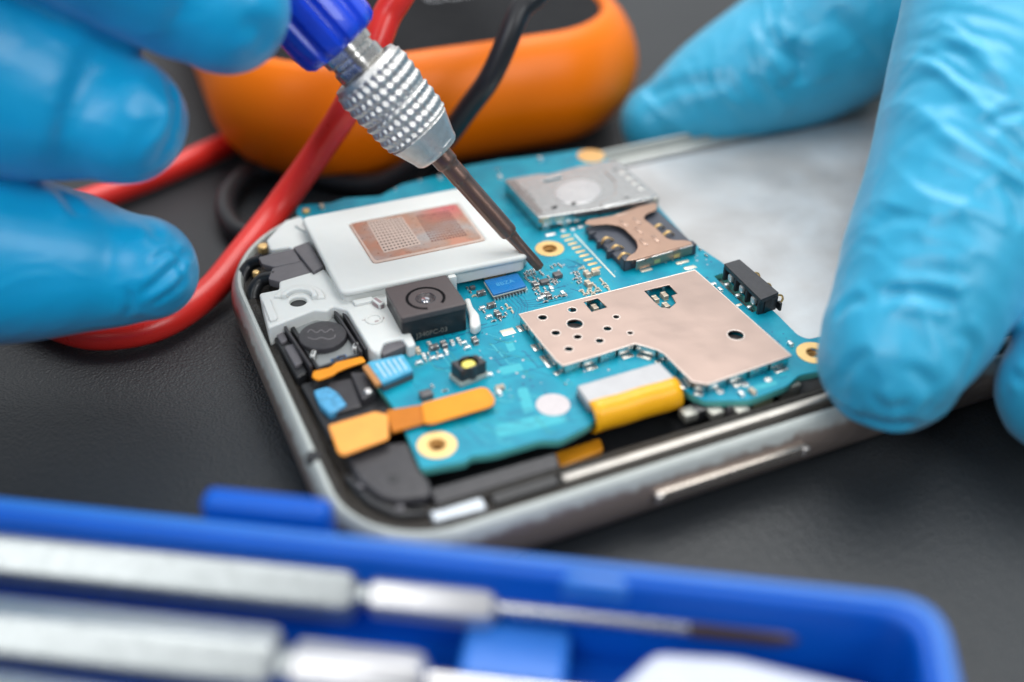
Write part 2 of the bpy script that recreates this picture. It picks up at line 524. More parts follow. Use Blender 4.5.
def build_board():
    z0, z1 = 6.1, 7.0
    out = [(421, 469), (408, 438), (398, 414), (384, 394), (372, 380), (364, 364), (384, 356), (398, 352), (392, 340), (330, 262), (296, 212), (299, 205),
           (330, 203), (345, 198), (380, 196), (402, 184), (440, 175), (456, 168), (500, 160), (520, 158), (556, 153), (582, 149), (600, 151), (608, 160),
           (636, 180), (658, 206), (687, 238), (708, 253), (722, 262), (777, 314), (798, 335), (808, 339), (840, 332), (850, 345), (842, 366), (820, 371), (799, 375), (787, 386), (749, 400),
           (704, 401), (691, 394), (668, 380), (640, 400), (600, 416), (586, 427), (560, 440), (540, 440), (495, 453), (470, 456), (466, 461)]
    poly = qs(out, z1)
    rings = [(549.6, 248.8, 0.97), (437, 445, 0.97), (814, 353, 0.92)]
    holes = []
    for (x, y, r) in rings:
        c = q(x, y, z1)
        holes.append(circle(c[0], c[1], r, 24))
    # slot next to the battery contacts
    holes.append(qs([(714, 276), (722, 273), (740, 292), (760, 310), (752, 312), (728, 290)], z1))
    mb = MB()
    mb.plate([rounded(poly, 0.5, 3)] + holes, z0, z1, TEAL, 0.06, 1)
    B = mb.build('circuit_board', PHONE)
    # bump pads printed on the board surface: pale patches
    ns, ln, b = nodes_of(TEAL)
    tc = [n for n in ns if n.type == 'TEX_COORD'][0]
    w = ns.new('ShaderNodeTexNoise'); w.inputs['Scale'].default_value = 0.33; w.inputs['Detail'].default_value = 3
    ln.new(tc.outputs['Object'], w.inputs['Vector'])
    r = ns.new('ShaderNodeValToRGB')
    r.color_ramp.elements[0].position = 0.25; r.color_ramp.elements[0].color = (0.0, 0.20, 0.31, 1)
    r.color_ramp.elements[1].position = 0.75; r.color_ramp.elements[1].color = (0.002, 0.335, 0.45, 1)
    ln.new(w.outputs['Fac'], r.inputs[0])
    vo = ns.new('ShaderNodeTexVoronoi'); vo.inputs['Scale'].default_value = 1.3
    ln.new(tc.outputs['Object'], vo.inputs['Vector'])
    th = ns.new('ShaderNodeMapRange'); th.inputs[1].default_value = 0.10; th.inputs[2].default_value = 0.07
    ln.new(vo.outputs['Distance'], th.inputs[0])
    mx = ns.new('ShaderNodeMix'); mx.data_type = 'RGBA'
    mx.inputs[7].default_value = (0.10, 0.42, 0.50, 1)
    sc = ns.new('ShaderNodeMath'); sc.operation = 'MULTIPLY'; sc.inputs[1].default_value = 0.55
    ln.new(th.outputs[0], sc.inputs[0])
    ln.new(sc.outputs[0], mx.inputs[0]); ln.new(r.outputs[0], mx.inputs[6])
    # scorched/greenish bare edge
    sp = ns.new('ShaderNodeSeparateXYZ'); ln.new(tc.outputs['Object'], sp.inputs[0])
    th2 = ns.new('ShaderNodeMapRange'); th2.inputs[1].default_value = 6.95; th2.inputs[2].default_value = 6.9
    ln.new(sp.outputs['Z'], th2.inputs[0])
    mx2 = ns.new('ShaderNodeMix'); mx2.data_type = 'RGBA'; mx2.inputs[7].default_value = (0.10, 0.40, 0.36, 1)
    ln.new(th2.outputs[0], mx2.inputs[0]); ln.new(mx.outputs[2], mx2.inputs[6])
    ln.new(mx2.outputs[2], b.inputs['Base Color'])

    def inside(x, y, mgn=0.6):
        def ins(px_, py_):
            r_ = False
            for i_ in range(len(poly)):
                (ax, ay), (bx, by) = poly[i_ - 1], poly[i_]
                if (ay > py_) != (by > py_) and px_ < (bx - ax) * (py_ - ay) / (by - ay) + ax:
                    r_ = not r_
            return r_
        return all(ins(x + dx, y + dy) for dx, dy in ((mgn, 0), (-mgn, 0), (0, mgn), (0, -mgn)))

    def ringpart(x, y, ro, ri, m=GOLD, name='screw_ring'):
        c = q(x, y, z1)
        k = MB()
        outs = [circle(c[0], c[1], ro, 40)] + ([circle(c[0], c[1], ri, 28)] if ri else [])
        k.plate(outs, z1 - 0.02, z1 + 0.07, m, 0.02, 1)
        if ri:
            k.plate([circle(c[0], c[1], ri + 0.01, 28), circle(c[0], c[1], ri - 0.1, 28)], z0 - 0.6, z1 + 0.03, mat('bore_gold', (0.55, 0.33, 0.12), 0.4, 0.6))
            k.plate([circle(c[0], c[1], ri, 28), circle(c[0], c[1], ri - 0.35, 28)], z0, z1 - 0.35, MATS['bore_gold'], 0.05)
            k.plate(circle(c[0], c[1], ri, 20), z0 - 0.7, z0 - 0.3, mat('bore_floor', (0.5, 0.33, 0.12), 0.4, 0.6))
        k.build(name, B)
    ringpart(549.6, 248.8, 1.78, 0.95)
    ringpart(437, 445, 1.95, 0.95)
    ringpart(814, 353, 1.9, 0.9)
    ringpart(591, 156, 1.95, 0)
    ringpart(553, 405, 1.75, 0, mat('grey_disc_pad', (0.54, 0.50, 0.51), 0.45, 0.2, var=0.12, vscale=2), 'test_pad')
    for (x, y, w, h) in [(508, 332, 1.55, 1.1), (691, 228 + 40, 1.4, 0.5), (720, 290, 0.7, 0.4), (739, 305, 0.7, 0.4)]:
        c = q(x, y, z1)
        MB().box(c[0], c[1], z1 - 0.02, w, h, 0.07, CREAM, bev=0.02).build('test_pad', B)
    # gold finger pads and silver line
    z = lambda a, b: (490 + a / 5.12, 140 + b / 5.12)
    for (a, b_) in [(385, 490), (403, 510), (421, 530), (440, 550), (460, 571), (480, 591), (501, 612), (522, 634), (543, 656)]:
        c = q(*z(a + 2, b_), z1)
        MB().box(c[0], c[1], z1 - 0.02, 1.25, 0.36, 0.06, GOLD, bev=0.02).build('finger_pad', B)
    a, b_ = q(*z(432, 482), z1), q(*z(640, 702), z1)
    k = MB()
    L = math.dist(a, b_)
    k.box((a[0] + b_[0]) / 2, (a[1] + b_[1]) / 2, z1 - 0.02, L, 0.16, 0.05, CREAM, rot=math.atan2(b_[1] - a[1], b_[0] - a[0]))
    k.build('silkscreen_line', B)

    # traces: fine dark copper runs under the mask
    k = MB()
    def tr(pts, w=0.07, mm=DARKB):
        pp = [Vector((*q(x, y, z1), 0)) for x, y in pts]
        if not all(inside(p_.x, p_.y) for p_ in pp):
            return
        for s, e in zip(pp, pp[1:]):
            d = e - s
            k.box((s.x + e.x) / 2, (s.y + e.y) / 2, z1 - 0.03, d.length + w, w, 0.045, mm, rot=math.atan2(d.y, d.x))
    for i in range(5):
        tr([(503 + i * 3.2, 295 - i * 0.9), (508 + i * 4, 302 - i * 1.2), (516 + i * 3, 309 - i), (513 + i * 3.5, 318 - i * 1.5)])
    for i in range(4):
        tr([(517, 296 + i * 2), (524 + i, 301 + i * 2), (540, 299 + i * 2.4), (548, 297 + i * 2.3)])
    for i in range(5):
        tr([(534 + i * 4, 306 - i * 1.0), (545 + i * 6, 303 - i * 1.4)], 0.05)
    for i in range(6):
        tr([(556 + i * 3, 262 + i * 1.4), (566 + i * 3, 259 + i), (576 + i * 2, 262 + i * 1.5)], 0.06)
    random.seed(3)
    for i in range(150):
        x, y = random.choice([(500, 345), (470, 410), (525, 385), (540, 405), (480, 430), (560, 275), (700, 255), (500, 200), (470, 345), (560, 170), (750, 375), (790, 350), (430, 365)])
        x += random.uniform(-30, 30); y += random.uniform(-16, 16)
        l = random.uniform(6, 22); s = random.choice([(1, -0.24), (0.66, 0.75), (1, 0.3)])
        tr([(x, y), (x + l * s[0], y + l * s[1]), (x + l * s[0] + 5, y + l * s[1] - 1.4)], random.choice([0.05, 0.08, 0.12]), random.choice([DARKB, DARKB, TEAL_D, PALET]))
    for i in range(230):
        x, y = random.choice([(500, 345), (470, 405), (520, 385), (560, 270), (705, 262), (500, 205), (590, 285), (790, 345), (590, 370)])
        c = q(x + random.uniform(-26, 26), y + random.uniform(-16, 16), z1)
        if not inside(*c):
            continue
        k.plate(circle(c[0], c[1], random.choice([0.08, 0.11, 0.16]), 8), z1 - 0.02, z1 + 0.015, random.choice([PRINT, TEAL_D, DARKB]))
    for pl_ in ([(517, 389), (527, 387), (535, 410), (524, 414)], [(494, 426), (562, 409), (568, 421), (498, 438)], [(498, 368), (520, 363), (524, 370), (502, 375)], [(505, 343), (512, 341), (516, 350), (509, 352)], [(748, 388), (775, 380), (778, 384), (751, 392)]):
        k.plate(rounded(qs(pl_, z1), 0.3), z1 - 0.02, z1 + 0.008, mat('frosted_mask', (0.03, 0.40, 0.48), 0.5, var=0.15, vscale=2))
    k.build('copper_traces', B)
    # printed part numbers on the solder mask
    k = MB()
    c = q(519, 171 + 30, z1)
    k.text('SWA M3', 0.8, PRINT, Matrix.Translation((c[0], c[1], z1 + 0.01)) @ Matrix.Rotation(-PI / 2, 4, 'Z'))
    c = q(752, 366, z1)
    k.build('board_print', B)

    # ---- small components
    def proto(name, w, d, h, body, ends):
        k = MB()
        e = w * 0.24
        k.box(0, 0, 0, w - 2 * e, d * 0.94, h * 0.95, body, bev=0.02)
        for s in (-1, 1):
            k.box(s * (w / 2 - e / 2), 0, 0, e * 1.04, d, h, ends, bev=0.03)
            k.box(s * (w / 2 + 0.03), 0, 0, 0.14, d * 0.9, 0.09, ends)
        return k.mesh(name)
    P = {
        's': proto('resistor', 0.42, 0.23, 0.2, CERAMIC_G, TIN),
        't': proto('capacitor', 0.42, 0.22, 0.22, CERAMIC, CREAM),
        'm': proto('capacitor', 0.85, 0.50, 0.45, CERAMIC, CREAM),
        'M': proto('capacitor', 0.95, 0.6, 0.55, CERAMIC_G, TIN),
        'b': proto('capacitor', 0.95, 0.62, 0.6, CERAMIC, CREAM),
        'w': proto('capacitor', 0.62, 0.42, 0.38, TIN, SHIELD_E),
    }
    nm = {'s': 'resistor'}
    comps = []
    Z = lambda a, b: (480 + a / 7.31, 220 + b / 7.31)
    A = 's345,385 s370,378 s392,372 s330,402 s352,412 s378,402 s400,395 s335,432 s358,450 s380,470 M402,486 s428,470 s392,512 s432,525 w462,572 M497,566 s520,580 s450,545 s484,532 w522,512 s506,482 s532,456 s547,440 s520,438 s552,570 s578,560 w604,545 s628,550 s440,385 s458,402 t416,505 s472,505 s545,470 s560,455 s505,545 s425,440 s395,430 s412,545 w440,585 s500,420 s525,350 s548,335 s575,330 s592,342 s610,560 s480,600'
    A += ' s690,390 s702,412 s722,400 t735,360 t757,352 s712,432 s735,432 s716,462 s692,435 s735,455 s702,385 b782,410 b842,398 b790,482 t740,520 t755,536 t772,548 t800,512 t812,530 t828,546 t824,472 t842,490 t857,507 t872,524 t882,440 t896,456 t908,472 t922,490 t936,506 t790,535 t845,530'
    for w in A.split():
        a, b_ = w[1:].split(',')
        comps.append((w[0], *Z(float(a), float(b_))))
    Z2 = lambda a, b: (400 + a / 5.12, 220 + b / 5.12)
    for w in 's345,352 M415,385 t380,392 w422,458 M468,447 w456,502 M500,492 s522,455 t545,440 t560,455 t575,472 s542,482 s490,470 s430,472 s360,372 s530,500 s512,512 s480,520'.split():
        a, b_ = w[1:].split(',')
        comps.append((w[0], *Z2(float(a), float(b_))))
    Z3 = lambda a, b: (400 + a / 5.12, 340 + b / 5.12)
    for w in 'm92,62 w122,88 w98,122 s132,108 w168,100 w205,92 M175,48 M225,34 w268,20 w236,68 w325,22 w345,46 M384,14 w455,185 s165,240 s230,262 m512,252 w508,275 w300,8 s145,75 w150,28 s192,70'.split():
        a, b_ = w[1:].split(',')
        comps.append((w[0], *Z3(float(a), float(b_))))
    for (t, x, y) in [('w', 790, 345), ('s', 700, 250), ('s', 706, 256), ('w', 440, 183 - 5), ('m', 322, 208), ('s', 395, 190), ('s', 420, 181), ('s', 665, 262), ('s', 672, 260), ('s', 680, 258),
                      ('w', 713, 286), ('w', 720, 291), ('w', 540, 160), ('s', 498, 170), ('w', 500, 178), ('m', 752, 393), ('w', 741, 395)]:
        comps.append((t, x, y))
    for i, (t, x, y) in enumerate(comps):
        c = q(x, y, z1)
        o = bpy.data.objects.new(nm.get(t, 'capacitor'), P[t])
        COL.objects.link(o); o.parent = B
        o.location = (c[0], c[1], z1 + 0.012)
        o.rotation_euler = (0, 0, random.choice([0, PI / 2, PI / 2]) + random.uniform(-0.06, 0.06))
    print('components', len(comps), sum(c[0]=='s' for c in comps))

    # ---- blue chip
    zt = 7.85
    k = MB()
    tp = qs([(483.5, 280), (518, 272.5), (527, 286), (493, 295)], zt)
    tp2_ = lambda f_: [(sum(t[0] for t in tp) / 4 * (1 - f_) + p[0] * f_, sum(t[1] for t in tp) / 4 * (1 - f_) + p[1] * f_) for p in tp]
    k.plate(rounded(tp, 0.15), zt - 0.38, zt - 0.24, BOARDW, 0.03)
    k.plate(tp2_(0.94), z1 + 0.02, zt - 0.37, CHIPGREY)
    cx = sum(p[0] for p in tp) / 4; cy = sum(p[1] for p in tp) / 4
    tp2 = [(cx + (p[0] - cx) * 0.97, cy + (p[1] - cy) * 0.96) for p in tp]
    k.plate(rounded(tp2, 0.12), zt - 0.25, zt, CHIPBLUE, 0.04)
    for i in range(11):
        for s in (0, 1):
            a, b_ = (tp[3], tp[2]) if s == 0 else (tp[2], tp[1])
            t = (i + 0.5) / 11
            k.box(a[0] + (b_[0] - a[0]) * t, a[1] + (b_[1] - a[1]) * t, z1, 0.16 if s == 0 else 0.3, 0.3 if s == 0 else 0.13, 0.3, TIN)
    k.text('8BZA', 0.95, mat('chip_print', (0.06, 0.30, 0.52), 0.6), Matrix.Translation((cx, cy + 0.1, zt + 0.005)), 0.02)
    k.build('blue_chip', B)
    # ---- little chips
    for (x, y, w, d, h) in [(544.5, 280.5, 1.05, 0.75, 0.45), (557.5, 273.5, 1.0, 0.9, 0.5), (472.5, 286.5, 0.6, 0.45, 0.4)]:
        c = q(x, y, z1 + h)
        MB().box(c[0], c[1], z1 + 0.03, w, d, h, CHIPGREY, bev=0.04).build('chip', B)
    c = q(426, 393, z1 + 0.6)
    MB().box(c[0], c[1], z1, 1.3, 1.0, 0.7, CHIPGREY, bev=0.06).build('chip', B)

    # ---- flash LED
    zt = 9.1
    k = MB()
    tp = qs([(450, 362), (476, 354), (487, 361), (461, 371)], zt)
    cx = sum(p[0] for p in tp) / 4; cy = sum(p[1] for p in tp) / 4
    k.plate([rounded(tp, 0.2), circle(cx, cy, 1.02, 20)], z1 + 0.5, zt, BLACKG, 0.08)
    k.plate(rounded([(cx + (p[0] - cx) * 1.1, cy + (p[1] - cy) * 1.1) for p in tp], 0.2), z1, z1 + 0.6, mat('led_base', (0.42, 0.46, 0.42), 0.5), 0.05)
    k.plate(circle(cx, cy, 0.75, 20), z1 + 0.6, zt - 0.25, YEL, 0.1)
    k.build('flash_led', B)

    # ---- shield can
    zs = 8.25
    so = qs([(518.5, 314), (695, 269.5), (706, 279), (792, 355.5), (750, 370), (708, 384.5), (692, 382), (664, 354), (657, 350), (635, 343.5), (600, 355), (563, 366), (556, 361), (541, 343)], zs)
    zz = lambda a, b: (500 + a / 5.12, 270 + b / 5.12)
    holes = []
    embs = []
    for (a, b_, r) in [(218, 243, .47), (370, 204, .45), (285, 322, .45), (397, 342, .42), (352, 404, .42), (510, 362, .42), (550, 300, .42), (595, 240, .33), (667, 322, .3), (383, 275, .86)]:
        c = q(*zz(a, b_), zs); holes.append(circle(c[0], c[1], r, 20)); embs.append((c, r))
    c = q(735.7, 335, zs); holes.append(circle(c[0], c[1], .85, 24)); embs.append((c, .85))
    holes.append(qs([zz(428, 162), zz(500, 143), zz(548, 190), zz(470, 213)], zs))
    holes.append(qs([zz(738, 105), zz(865, 75), zz(908, 120), zz(878, 130), zz(900, 168), zz(868, 195), zz(825, 190), zz(790, 160)], zs))
    k = MB()
    k.plate([so] + holes, zs - 0.2, zs, SHIELD, 0.07, 3)
    n = len(so)
    def inset_of(dd):
        ar = sum(so[i][0] * so[(i + 1) % n][1] - so[(i + 1) % n][0] * so[i][1] for i in range(n))
        res = []
        for i in range(n):
            a, b_, c_ = Vector(so[i - 1]), Vector(so[i]), Vector(so[(i + 1) % n])
            d1 = (b_ - a).normalized(); d2 = (c_ - b_).normalized()
            nn = Vector((-(d1.y + d2.y), d1.x + d2.x)).normalized() * (1 if ar > 0 else -1)
            res.append(tuple(b_ + nn * dd))
        return res
    k.plate([inset_of(-0.02), inset_of(0.16)], zs - 0.16, zs + 0.02, mat('shield_bend_highlight', (0.72, 0.63, 0.57), 0.4, 0.85, var=0.12, vscale=1.5), 0.05, 2)  # lighter copy of the shield metal paints bright bevels and hole rims
    for (c, r) in embs:
        k.plate([circle(c[0], c[1], r + 0.17, 28), circle(c[0], c[1], r + 0.005, 28)], zs - 0.1, zs + 0.03, MATS['shield_bend_highlight'], 0.04, 2)
    sh = k.build('shield_can', B)
    # folded skirt with teeth
    k = MB()
    n = len(so)
    cxy = (sum(p[0] for p in so) / n, sum(p[1] for p in so) / n)
    inset = []
    for i in range(n):
        a, b_, c_ = Vector(so[i - 1]), Vector(so[i]), Vector(so[(i + 1) % n])
        d1 = (b_ - a).normalized(); d2 = (c_ - b_).normalized()
        nn = Vector((-(d1.y + d2.y), d1.x + d2.x)).normalized()
        inset.append(b_ + nn * 0.18)
    # make sure it is inside
    area = sum(so[i][0] * so[(i + 1) % n][1] - so[(i + 1) % n][0] * so[i][1] for i in range(n))
    if area < 0:
        inset = [Vector(so[i]) * 2 - inset[i] for i in range(n)]
    for i in range(n):
        a, b_ = inset[i], inset[(i + 1) % n]
        d = b_ - a; L = d.length; ang = math.atan2(d.y, d.x)
        nt = max(1, int(L / 1.9))
        for j in range(nt):
            m_ = a + d * ((j + 0.5) / nt)
            k.box(m_.x, m_.y, z1 + 0.03, L / nt * 0.86, 0.1, zs - z1 - 0.12, STEEL, rot=ang, bev=0.03)
            nrm = Vector((d.y, -d.x)).normalized() * (1 if area > 0 else -1)
            if j % 2 == 0:
                k.box(m_.x + nrm.x * 0.45, m_.y + nrm.y * 0.45, z1 - 0.01, L / nt * 0.6, 0.55, 0.12, CREAM, rot=ang, bev=0.03)
    for (c, r) in embs:
        MB().plate(circle(c[0], c[1] + 0.1, r + 0.35, 16), z1 + 0.01, z1 + 0.4, CERAMIC_G, 0.05).build('shield_hole_shade', B)  # dark disc under each hole paints the shade inside the can
    k.build('shield_fence', B)
    for (a, b_) in [zz(485, 185), zz(795, 140), zz(842, 122), zz(850, 175)]:
        c = q(a, b_, 7.6)
        o = bpy.data.objects.new('capacitor', P['b']); COL.objects.link(o); o.parent = B
        o.location = (c[0], c[1], z1 + 0.02); o.rotation_euler = (0, 0, PI / 2)

    # ---- memory card slot
    zc = 9.0
    zz = lambda a, b: (490 + a / 5.12, 140 + b / 5.12)
    so = qs([zz(72, 203), zz(250, 172), zz(300, 175), zz(470, 130), zz(630, 100), zz(665, 112), zz(868, 292), zz(560, 352), zz(248, 398)], zc)
    k = MB()
    slot = qs([zz(268, 205), zz(365, 184), zz(372, 196), zz(282, 217)], zc)
    k.plate([rounded(so, 0.35), slot], zc - 0.22, zc, CHROME, 0.08, 3)
    # raised lobe and embossing
    lob = [q(*zz(450 + 120 * math.cos(t), 265 + 62 * math.sin(t) - 8 * math.cos(t)), zc) for t in [2 * PI * i / 30 for i in range(30)]]
    k.plate(lob, zc - 0.1, zc + 0.06, mat('slot_polished', (0.66, 0.66, 0.66), 0.3, 0.95, var=0.1), 0.07, 3)
    flap = qs([zz(585, 160), zz(648, 116), zz(850, 288), zz(575, 346), zz(560, 330), zz(640, 285), zz(640, 215)], zc)
    k.plate(rounded(flap, 0.4), zc - 0.1, zc + 0.13, CHROME, 0.07, 3)
    k.plate(rounded(qs([zz(90, 212), zz(128, 206), zz(275, 372), zz(248, 384)], zc), 0.2), zc - 0.1, zc + 0.05, mat('slot_dark_strip', (0.33, 0.31, 0.30), 0.3, 0.9, var=0.3, vscale=1.5), 0.04)  # darker strip along the slot's left side
    for (a, b_) in [(180, 262), (198, 285), (214, 305)]:
        k.box(*q(*zz(a, b_), zc), zc - 0.05, 0.9, 0.25, 0.07, CHIPGREY, rot=0.4)
    for (a, b_) in [(640, 155), (330, 345), (430, 325), (700, 300)]:
        k.box(*q(*zz(a, b_), zc), zc + 0.0, 0.7, 0.18, 0.16, BLACK, rot=0.05)
    for t in (0.15, 0.35, 0.55, 0.75):
        a = Vector(q(*zz(660, 150), zc)); b_ = Vector(q(*zz(820, 285), zc)); m_ = a.lerp(b_, t)
        k.box(m_.x, m_.y, zc + 0.08, 1.1, 0.7, 0.1, mat('pale_emboss', (0.72, 0.72, 0.67), 0.4, 0.6), bev=0.04)
    for (a, b_) in [(so[-1], so[-2]), (so[-2], so[-3])]:
        d = Vector(b_) - Vector(a); m_ = (Vector(a) + Vector(b_)) / 2
        k.box(m_.x, m_.y + 0.1, z1 + 0.55, d.length - 0.1, 0.14, zc - z1 - 0.7, CHROME, rot=math.atan2(d.y, d.x), bev=0.04)
    # corner posts on the front face
    for t, w in ((0.06, 1.1), (0.22, 0.9), (0.53, 0.7), (0.72, 0.8), (0.97, 0.6)):
        a, b_ = Vector(so[-1]), Vector(so[-3]); m_ = a.lerp(b_, t)
        k.box(m_.x, m_.y + 0.05, z1, w, 0.35, zc - z1 - 0.15, mat('slot_gilt', (0.62, 0.56, 0.40), 0.35, 0.8), rot=math.atan2((b_ - a).y, (b_ - a).x), bev=0.06)
    d = Vector(so[0]) - Vector(so[-1]); m_ = (Vector(so[0]) + Vector(so[-1])) / 2
    k.box(m_.x + 0.15, m_.y, z1, 0.14, d.length - 0.3, zc - z1 - 0.15, CHROME, bev=0.04)
    cxs = [p[0] for p in so]; cys = [p[1] for p in so]
    k.box((min(cxs) + max(cxs)) / 2, (min(cys) + max(cys)) / 2 + 0.4, z1, max(cxs) - min(cxs) - 1.6, max(cys) - min(cys) - 2.4, 0.9, BLACKG)
    k.build('memory_card_slot', B)
    for (a, b_, w) in [(310, 486, 1.3), (373, 466, 0.6), (424, 459, 0.6), (463, 447, 0.8)]:
        c = q(*zz(a, b_), z1)
        MB().box(c[0], c[1], z1 - 0.01, w, 0.55, 0.14, SHIELD_E, bev=0.05).build('solder_joint', B)

    # ---- sim holder
    zp = 8.55
    k = MB()
    bodyp = qs([zz(485, 440), zz(850, 345), zz(985, 470), zz(1050, 535), zz(742, 625), zz(690, 635)], 7.9)
    k.plate(rounded(bodyp, 0.2), z1, 7.75, mat('slate_plastic', (0.055, 0.062, 0.082), 0.45, var=0.25), 0.08)
    c0 = q(*zz(700, 612), zp)
    k.box(c0[0] + 0.15, c0[1] + 0.4, z1, 1.0, 1.0, 1.5, BLACK, bev=0.08)
    c1 = q(*zz(1052, 530), zp)
    k.box(c1[0] - 0.3, c1[1] + 0.4, z1, 0.9, 1.0, 1.5, BLACK, bev=0.08)
    for t in (0.08, 0.3, 0.55):
        a = Vector(q(*zz(488, 432), zp)); b_ = Vector(q(*zz(690, 630), zp)); m_ = a.lerp(b_, t + 0.05)
        k.box(m_.x + 0.3, m_.y, z1, 1.0, 0.45, 1.1, BLACK, rot=0.1, bev=0.06)
    S = k.build('sim_holder', B)
    pl = [zz(482, 428), zz(500, 408), zz(620, 388), zz(700, 362), zz(760, 340), zz(848, 318), zz(856, 338), zz(852, 356), zz(812, 372), zz(790, 388), zz(788, 404), zz(812, 420), zz(850, 450), zz(905, 502), zz(940, 512), zz(1000, 512), zz(1030, 520), zz(1040, 530),
          zz(745, 612), zz(692, 618), zz(712, 590), zz(742, 575), zz(757, 548), zz(748, 515), zz(720, 485), zz(690, 455), zz(655, 436), zz(600, 428), zz(530, 434)]
    sl = []
    for (a, b_) in [(685, 425), (750, 412), (760, 462), (785, 522), (848, 505)]:
        c = q(*zz(a, b_), zp)
        sl.append((c[0], c[1]))
    k = MB()
    k.plate(rounded(qs(pl, zp), 0.3, 3), zp - 0.18, zp, COPPERY, 0.06, 2)
    for c in sl:
        k.box(c[0], c[1], zp - 0.02, 0.42, 1.6, 0.1, mat('pale_press', (0.80, 0.68, 0.61), 0.4, 0.7), rot=0.0, bev=0.03)
    k.box(*q(*zz(675, 380), zp), zp - 0.02, 1.6, 0.25, 0.06, MATS['pale_press'], bev=0.03)
    # front flange
    a, b_ = Vector(q(*zz(748, 618), zp)), Vector(q(*zz(1036, 535), zp))
    d = b_ - a; m_ = (a + b_) / 2; ang = math.atan2(d.y, d.x)
    k.box(m_.x, m_.y - 0.05, z1 + 0.25, d.length, 0.14, zp - z1 - 0.3, mat('flange_teal_mirror', (0.55, 0.55, 0.50), 0.16, 1.0), rot=ang, bev=0.04)
    k.box(m_.x, m_.y - 0.1, zp - 0.16, d.length, 0.2, 0.2, SHIELD_E, rot=ang, bev=0.05)
    for t in (0.2, 0.7):
        p_ = a.lerp(b_, t)
        k.box(p_.x, p_.y - 0.12, zp - 0.32, 1.0, 0.26, 0.38, BLACK, rot=ang, bev=0.05)
    for t in (0.37, 0.72):
        p_ = a.lerp(b_, t)
        k.box(p_.x, p_.y - 0.14, z1 + 0.45, 0.8, 0.05, 0.5, GOLD, rot=ang)
    k.build('sim_cover_plate', B)
    for (a_, b2, s) in [(600, 512, 1), (650, 552, 1), (690, 592, 1), (862, 447, -1), (910, 482, -1)]:
        c = q(*zz(a_, b2), 8.0)
        pth = [(c[0] - 0.9 * s, c[1], 7.75), (c[0] - 0.45 * s, c[1], 8.25), (c[0], c[1], 8.35), (c[0] + 0.5 * s, c[1], 8.1), (c[0] + 0.9 * s, c[1] + 0.05, 7.8)]
        kk = MB()
        cm = catmull(pth, 5)
        for p_, n_ in zip(cm, cm[1:]):
            d3 = Vector(n_) - Vector(p_)
            mid = (Vector(n_) + Vector(p_)) / 2
            Mx = Matrix.Translation(mid) @ Matrix.Rotation(-math.atan2(d3.z, abs(d3.x)) * (1 if d3.x > 0 else -1), 4, 'Y')
            g = bmesh.ops.create_cube(kk.bm, size=1)
            bmesh.ops.transform(kk.bm, matrix=Mx @ Matrix.Diagonal((d3.length * 1.15, 0.42, 0.08, 1)), verts=g['verts'])
        kk.mi(GOLD)
        kk.build('spring_contact', B)
    for (a_, b2, w) in [(800, 668, 1.5), (985, 628, 1.7), (1020, 655, 1.4)]:
        c = q(*zz(a_, b2), z1)
        MB().box(c[0], c[1], z1 - 0.01, w, 0.5, 0.13, CREAM, bev=0.05).build('solder_joint', B)

    # ---- battery connector
    zt = 9.15
    zz = lambda a, b: (640 + a / 5.12, 230 + b / 5.12)
    tp = qs([zz(430, 172), zz(510, 148), zz(712, 320), zz(620, 357)], zt)
    a, b_ = Vector(tp[0]), Vector(tp[3])
    k = MB()
    w = (Vector(tp[1]) - a).length
    d = b_ - a
    top = tp
    k.plate(rounded(top, 0.12), zt - 0.55, zt, BLACKG, 0.07, 2)
    nx = (Vector(tp[1]) - a).normalized()
    # rear body narrower, leaving the front recess
    rear = [tuple(a + nx * 0.7), tp[1], tp[2], tuple(b_ + nx * 0.7)]
    k.plate(rear, z1, zt - 0.5, BLACK, 0.05)
    for t in (0.03, 0.34, 0.64, 0.96):
        p_ = a.lerp(b_, t) + nx * 0.4
        k.box(p_.x, p_.y, z1, 0.85, 0.35, zt - z1 - 0.4, BLACK, rot=math.atan2(nx.y, nx.x), bev=0.03)
    p_ = (Vector(tp[3]) + Vector(tp[2])) / 2
    k.box(p_.x, p_.y + 0.15, z1, w * 0.98, 0.3, zt - z1 - 0.4, BLACKG, rot=math.atan2(nx.y, nx.x))
    K = k.build('battery_connector', B)
    for t in (0.185, 0.49, 0.8):
        p_ = a.lerp(b_, t) + nx * 0.25
        kk = MB()
        kk.box(p_.x, p_.y, z1 + 0.5, 0.62, 0.8, 1.0, SHIELD_E, bev=0.28)
        kk.box(p_.x - 0.45, p_.y, z1, 0.7, 0.5, 0.35, TIN, bev=0.12)
        kk.build('spring_contact', B)
        p_ = a.lerp(b_, t + 0.12) + nx * (w + 0.1)
        pth = catmull([(p_.x - 0.3, p_.y, 8.6), (p_.x + 0.9, p_.y, 8.4), (p_.x + 1.3, p_.y, 7.7), (p_.x + 0.7, p_.y, 7.1), (p_.x - 0.2, p_.y, 7.1)], 5)
        MB().tube(pth, 0.13, GOLD, 8).build('battery_contact', B)
    MB().box(tp[2][0] + 0.1, tp[2][1] - 0.3, z1, 0.25, 0.6, 1.0, BLACK).build('locating_peg', B)

    # ---- display ribbon plug
    zt = 8.4
    zz = lambda a, b: (550 + a / 3.41, 330 + b / 3.41)
    tp = qs([zz(90, 190), zz(372, 108), zz(428, 165), zz(132, 250)], zt)
    k = MB()
    k.plate(rounded(tp, 0.35), z1 + 0.1, zt, mat('plug_white', (0.46, 0.46, 0.47), 0.4, 0.3, var=0.15), 0.15, 3)
    k.plate(rounded([(p[0], p[1] + 0.1) for p in tp], 0.2), z1, z1 + 0.6, CHIPGREY, 0.05)
    k.build('ribbon_plug', B)
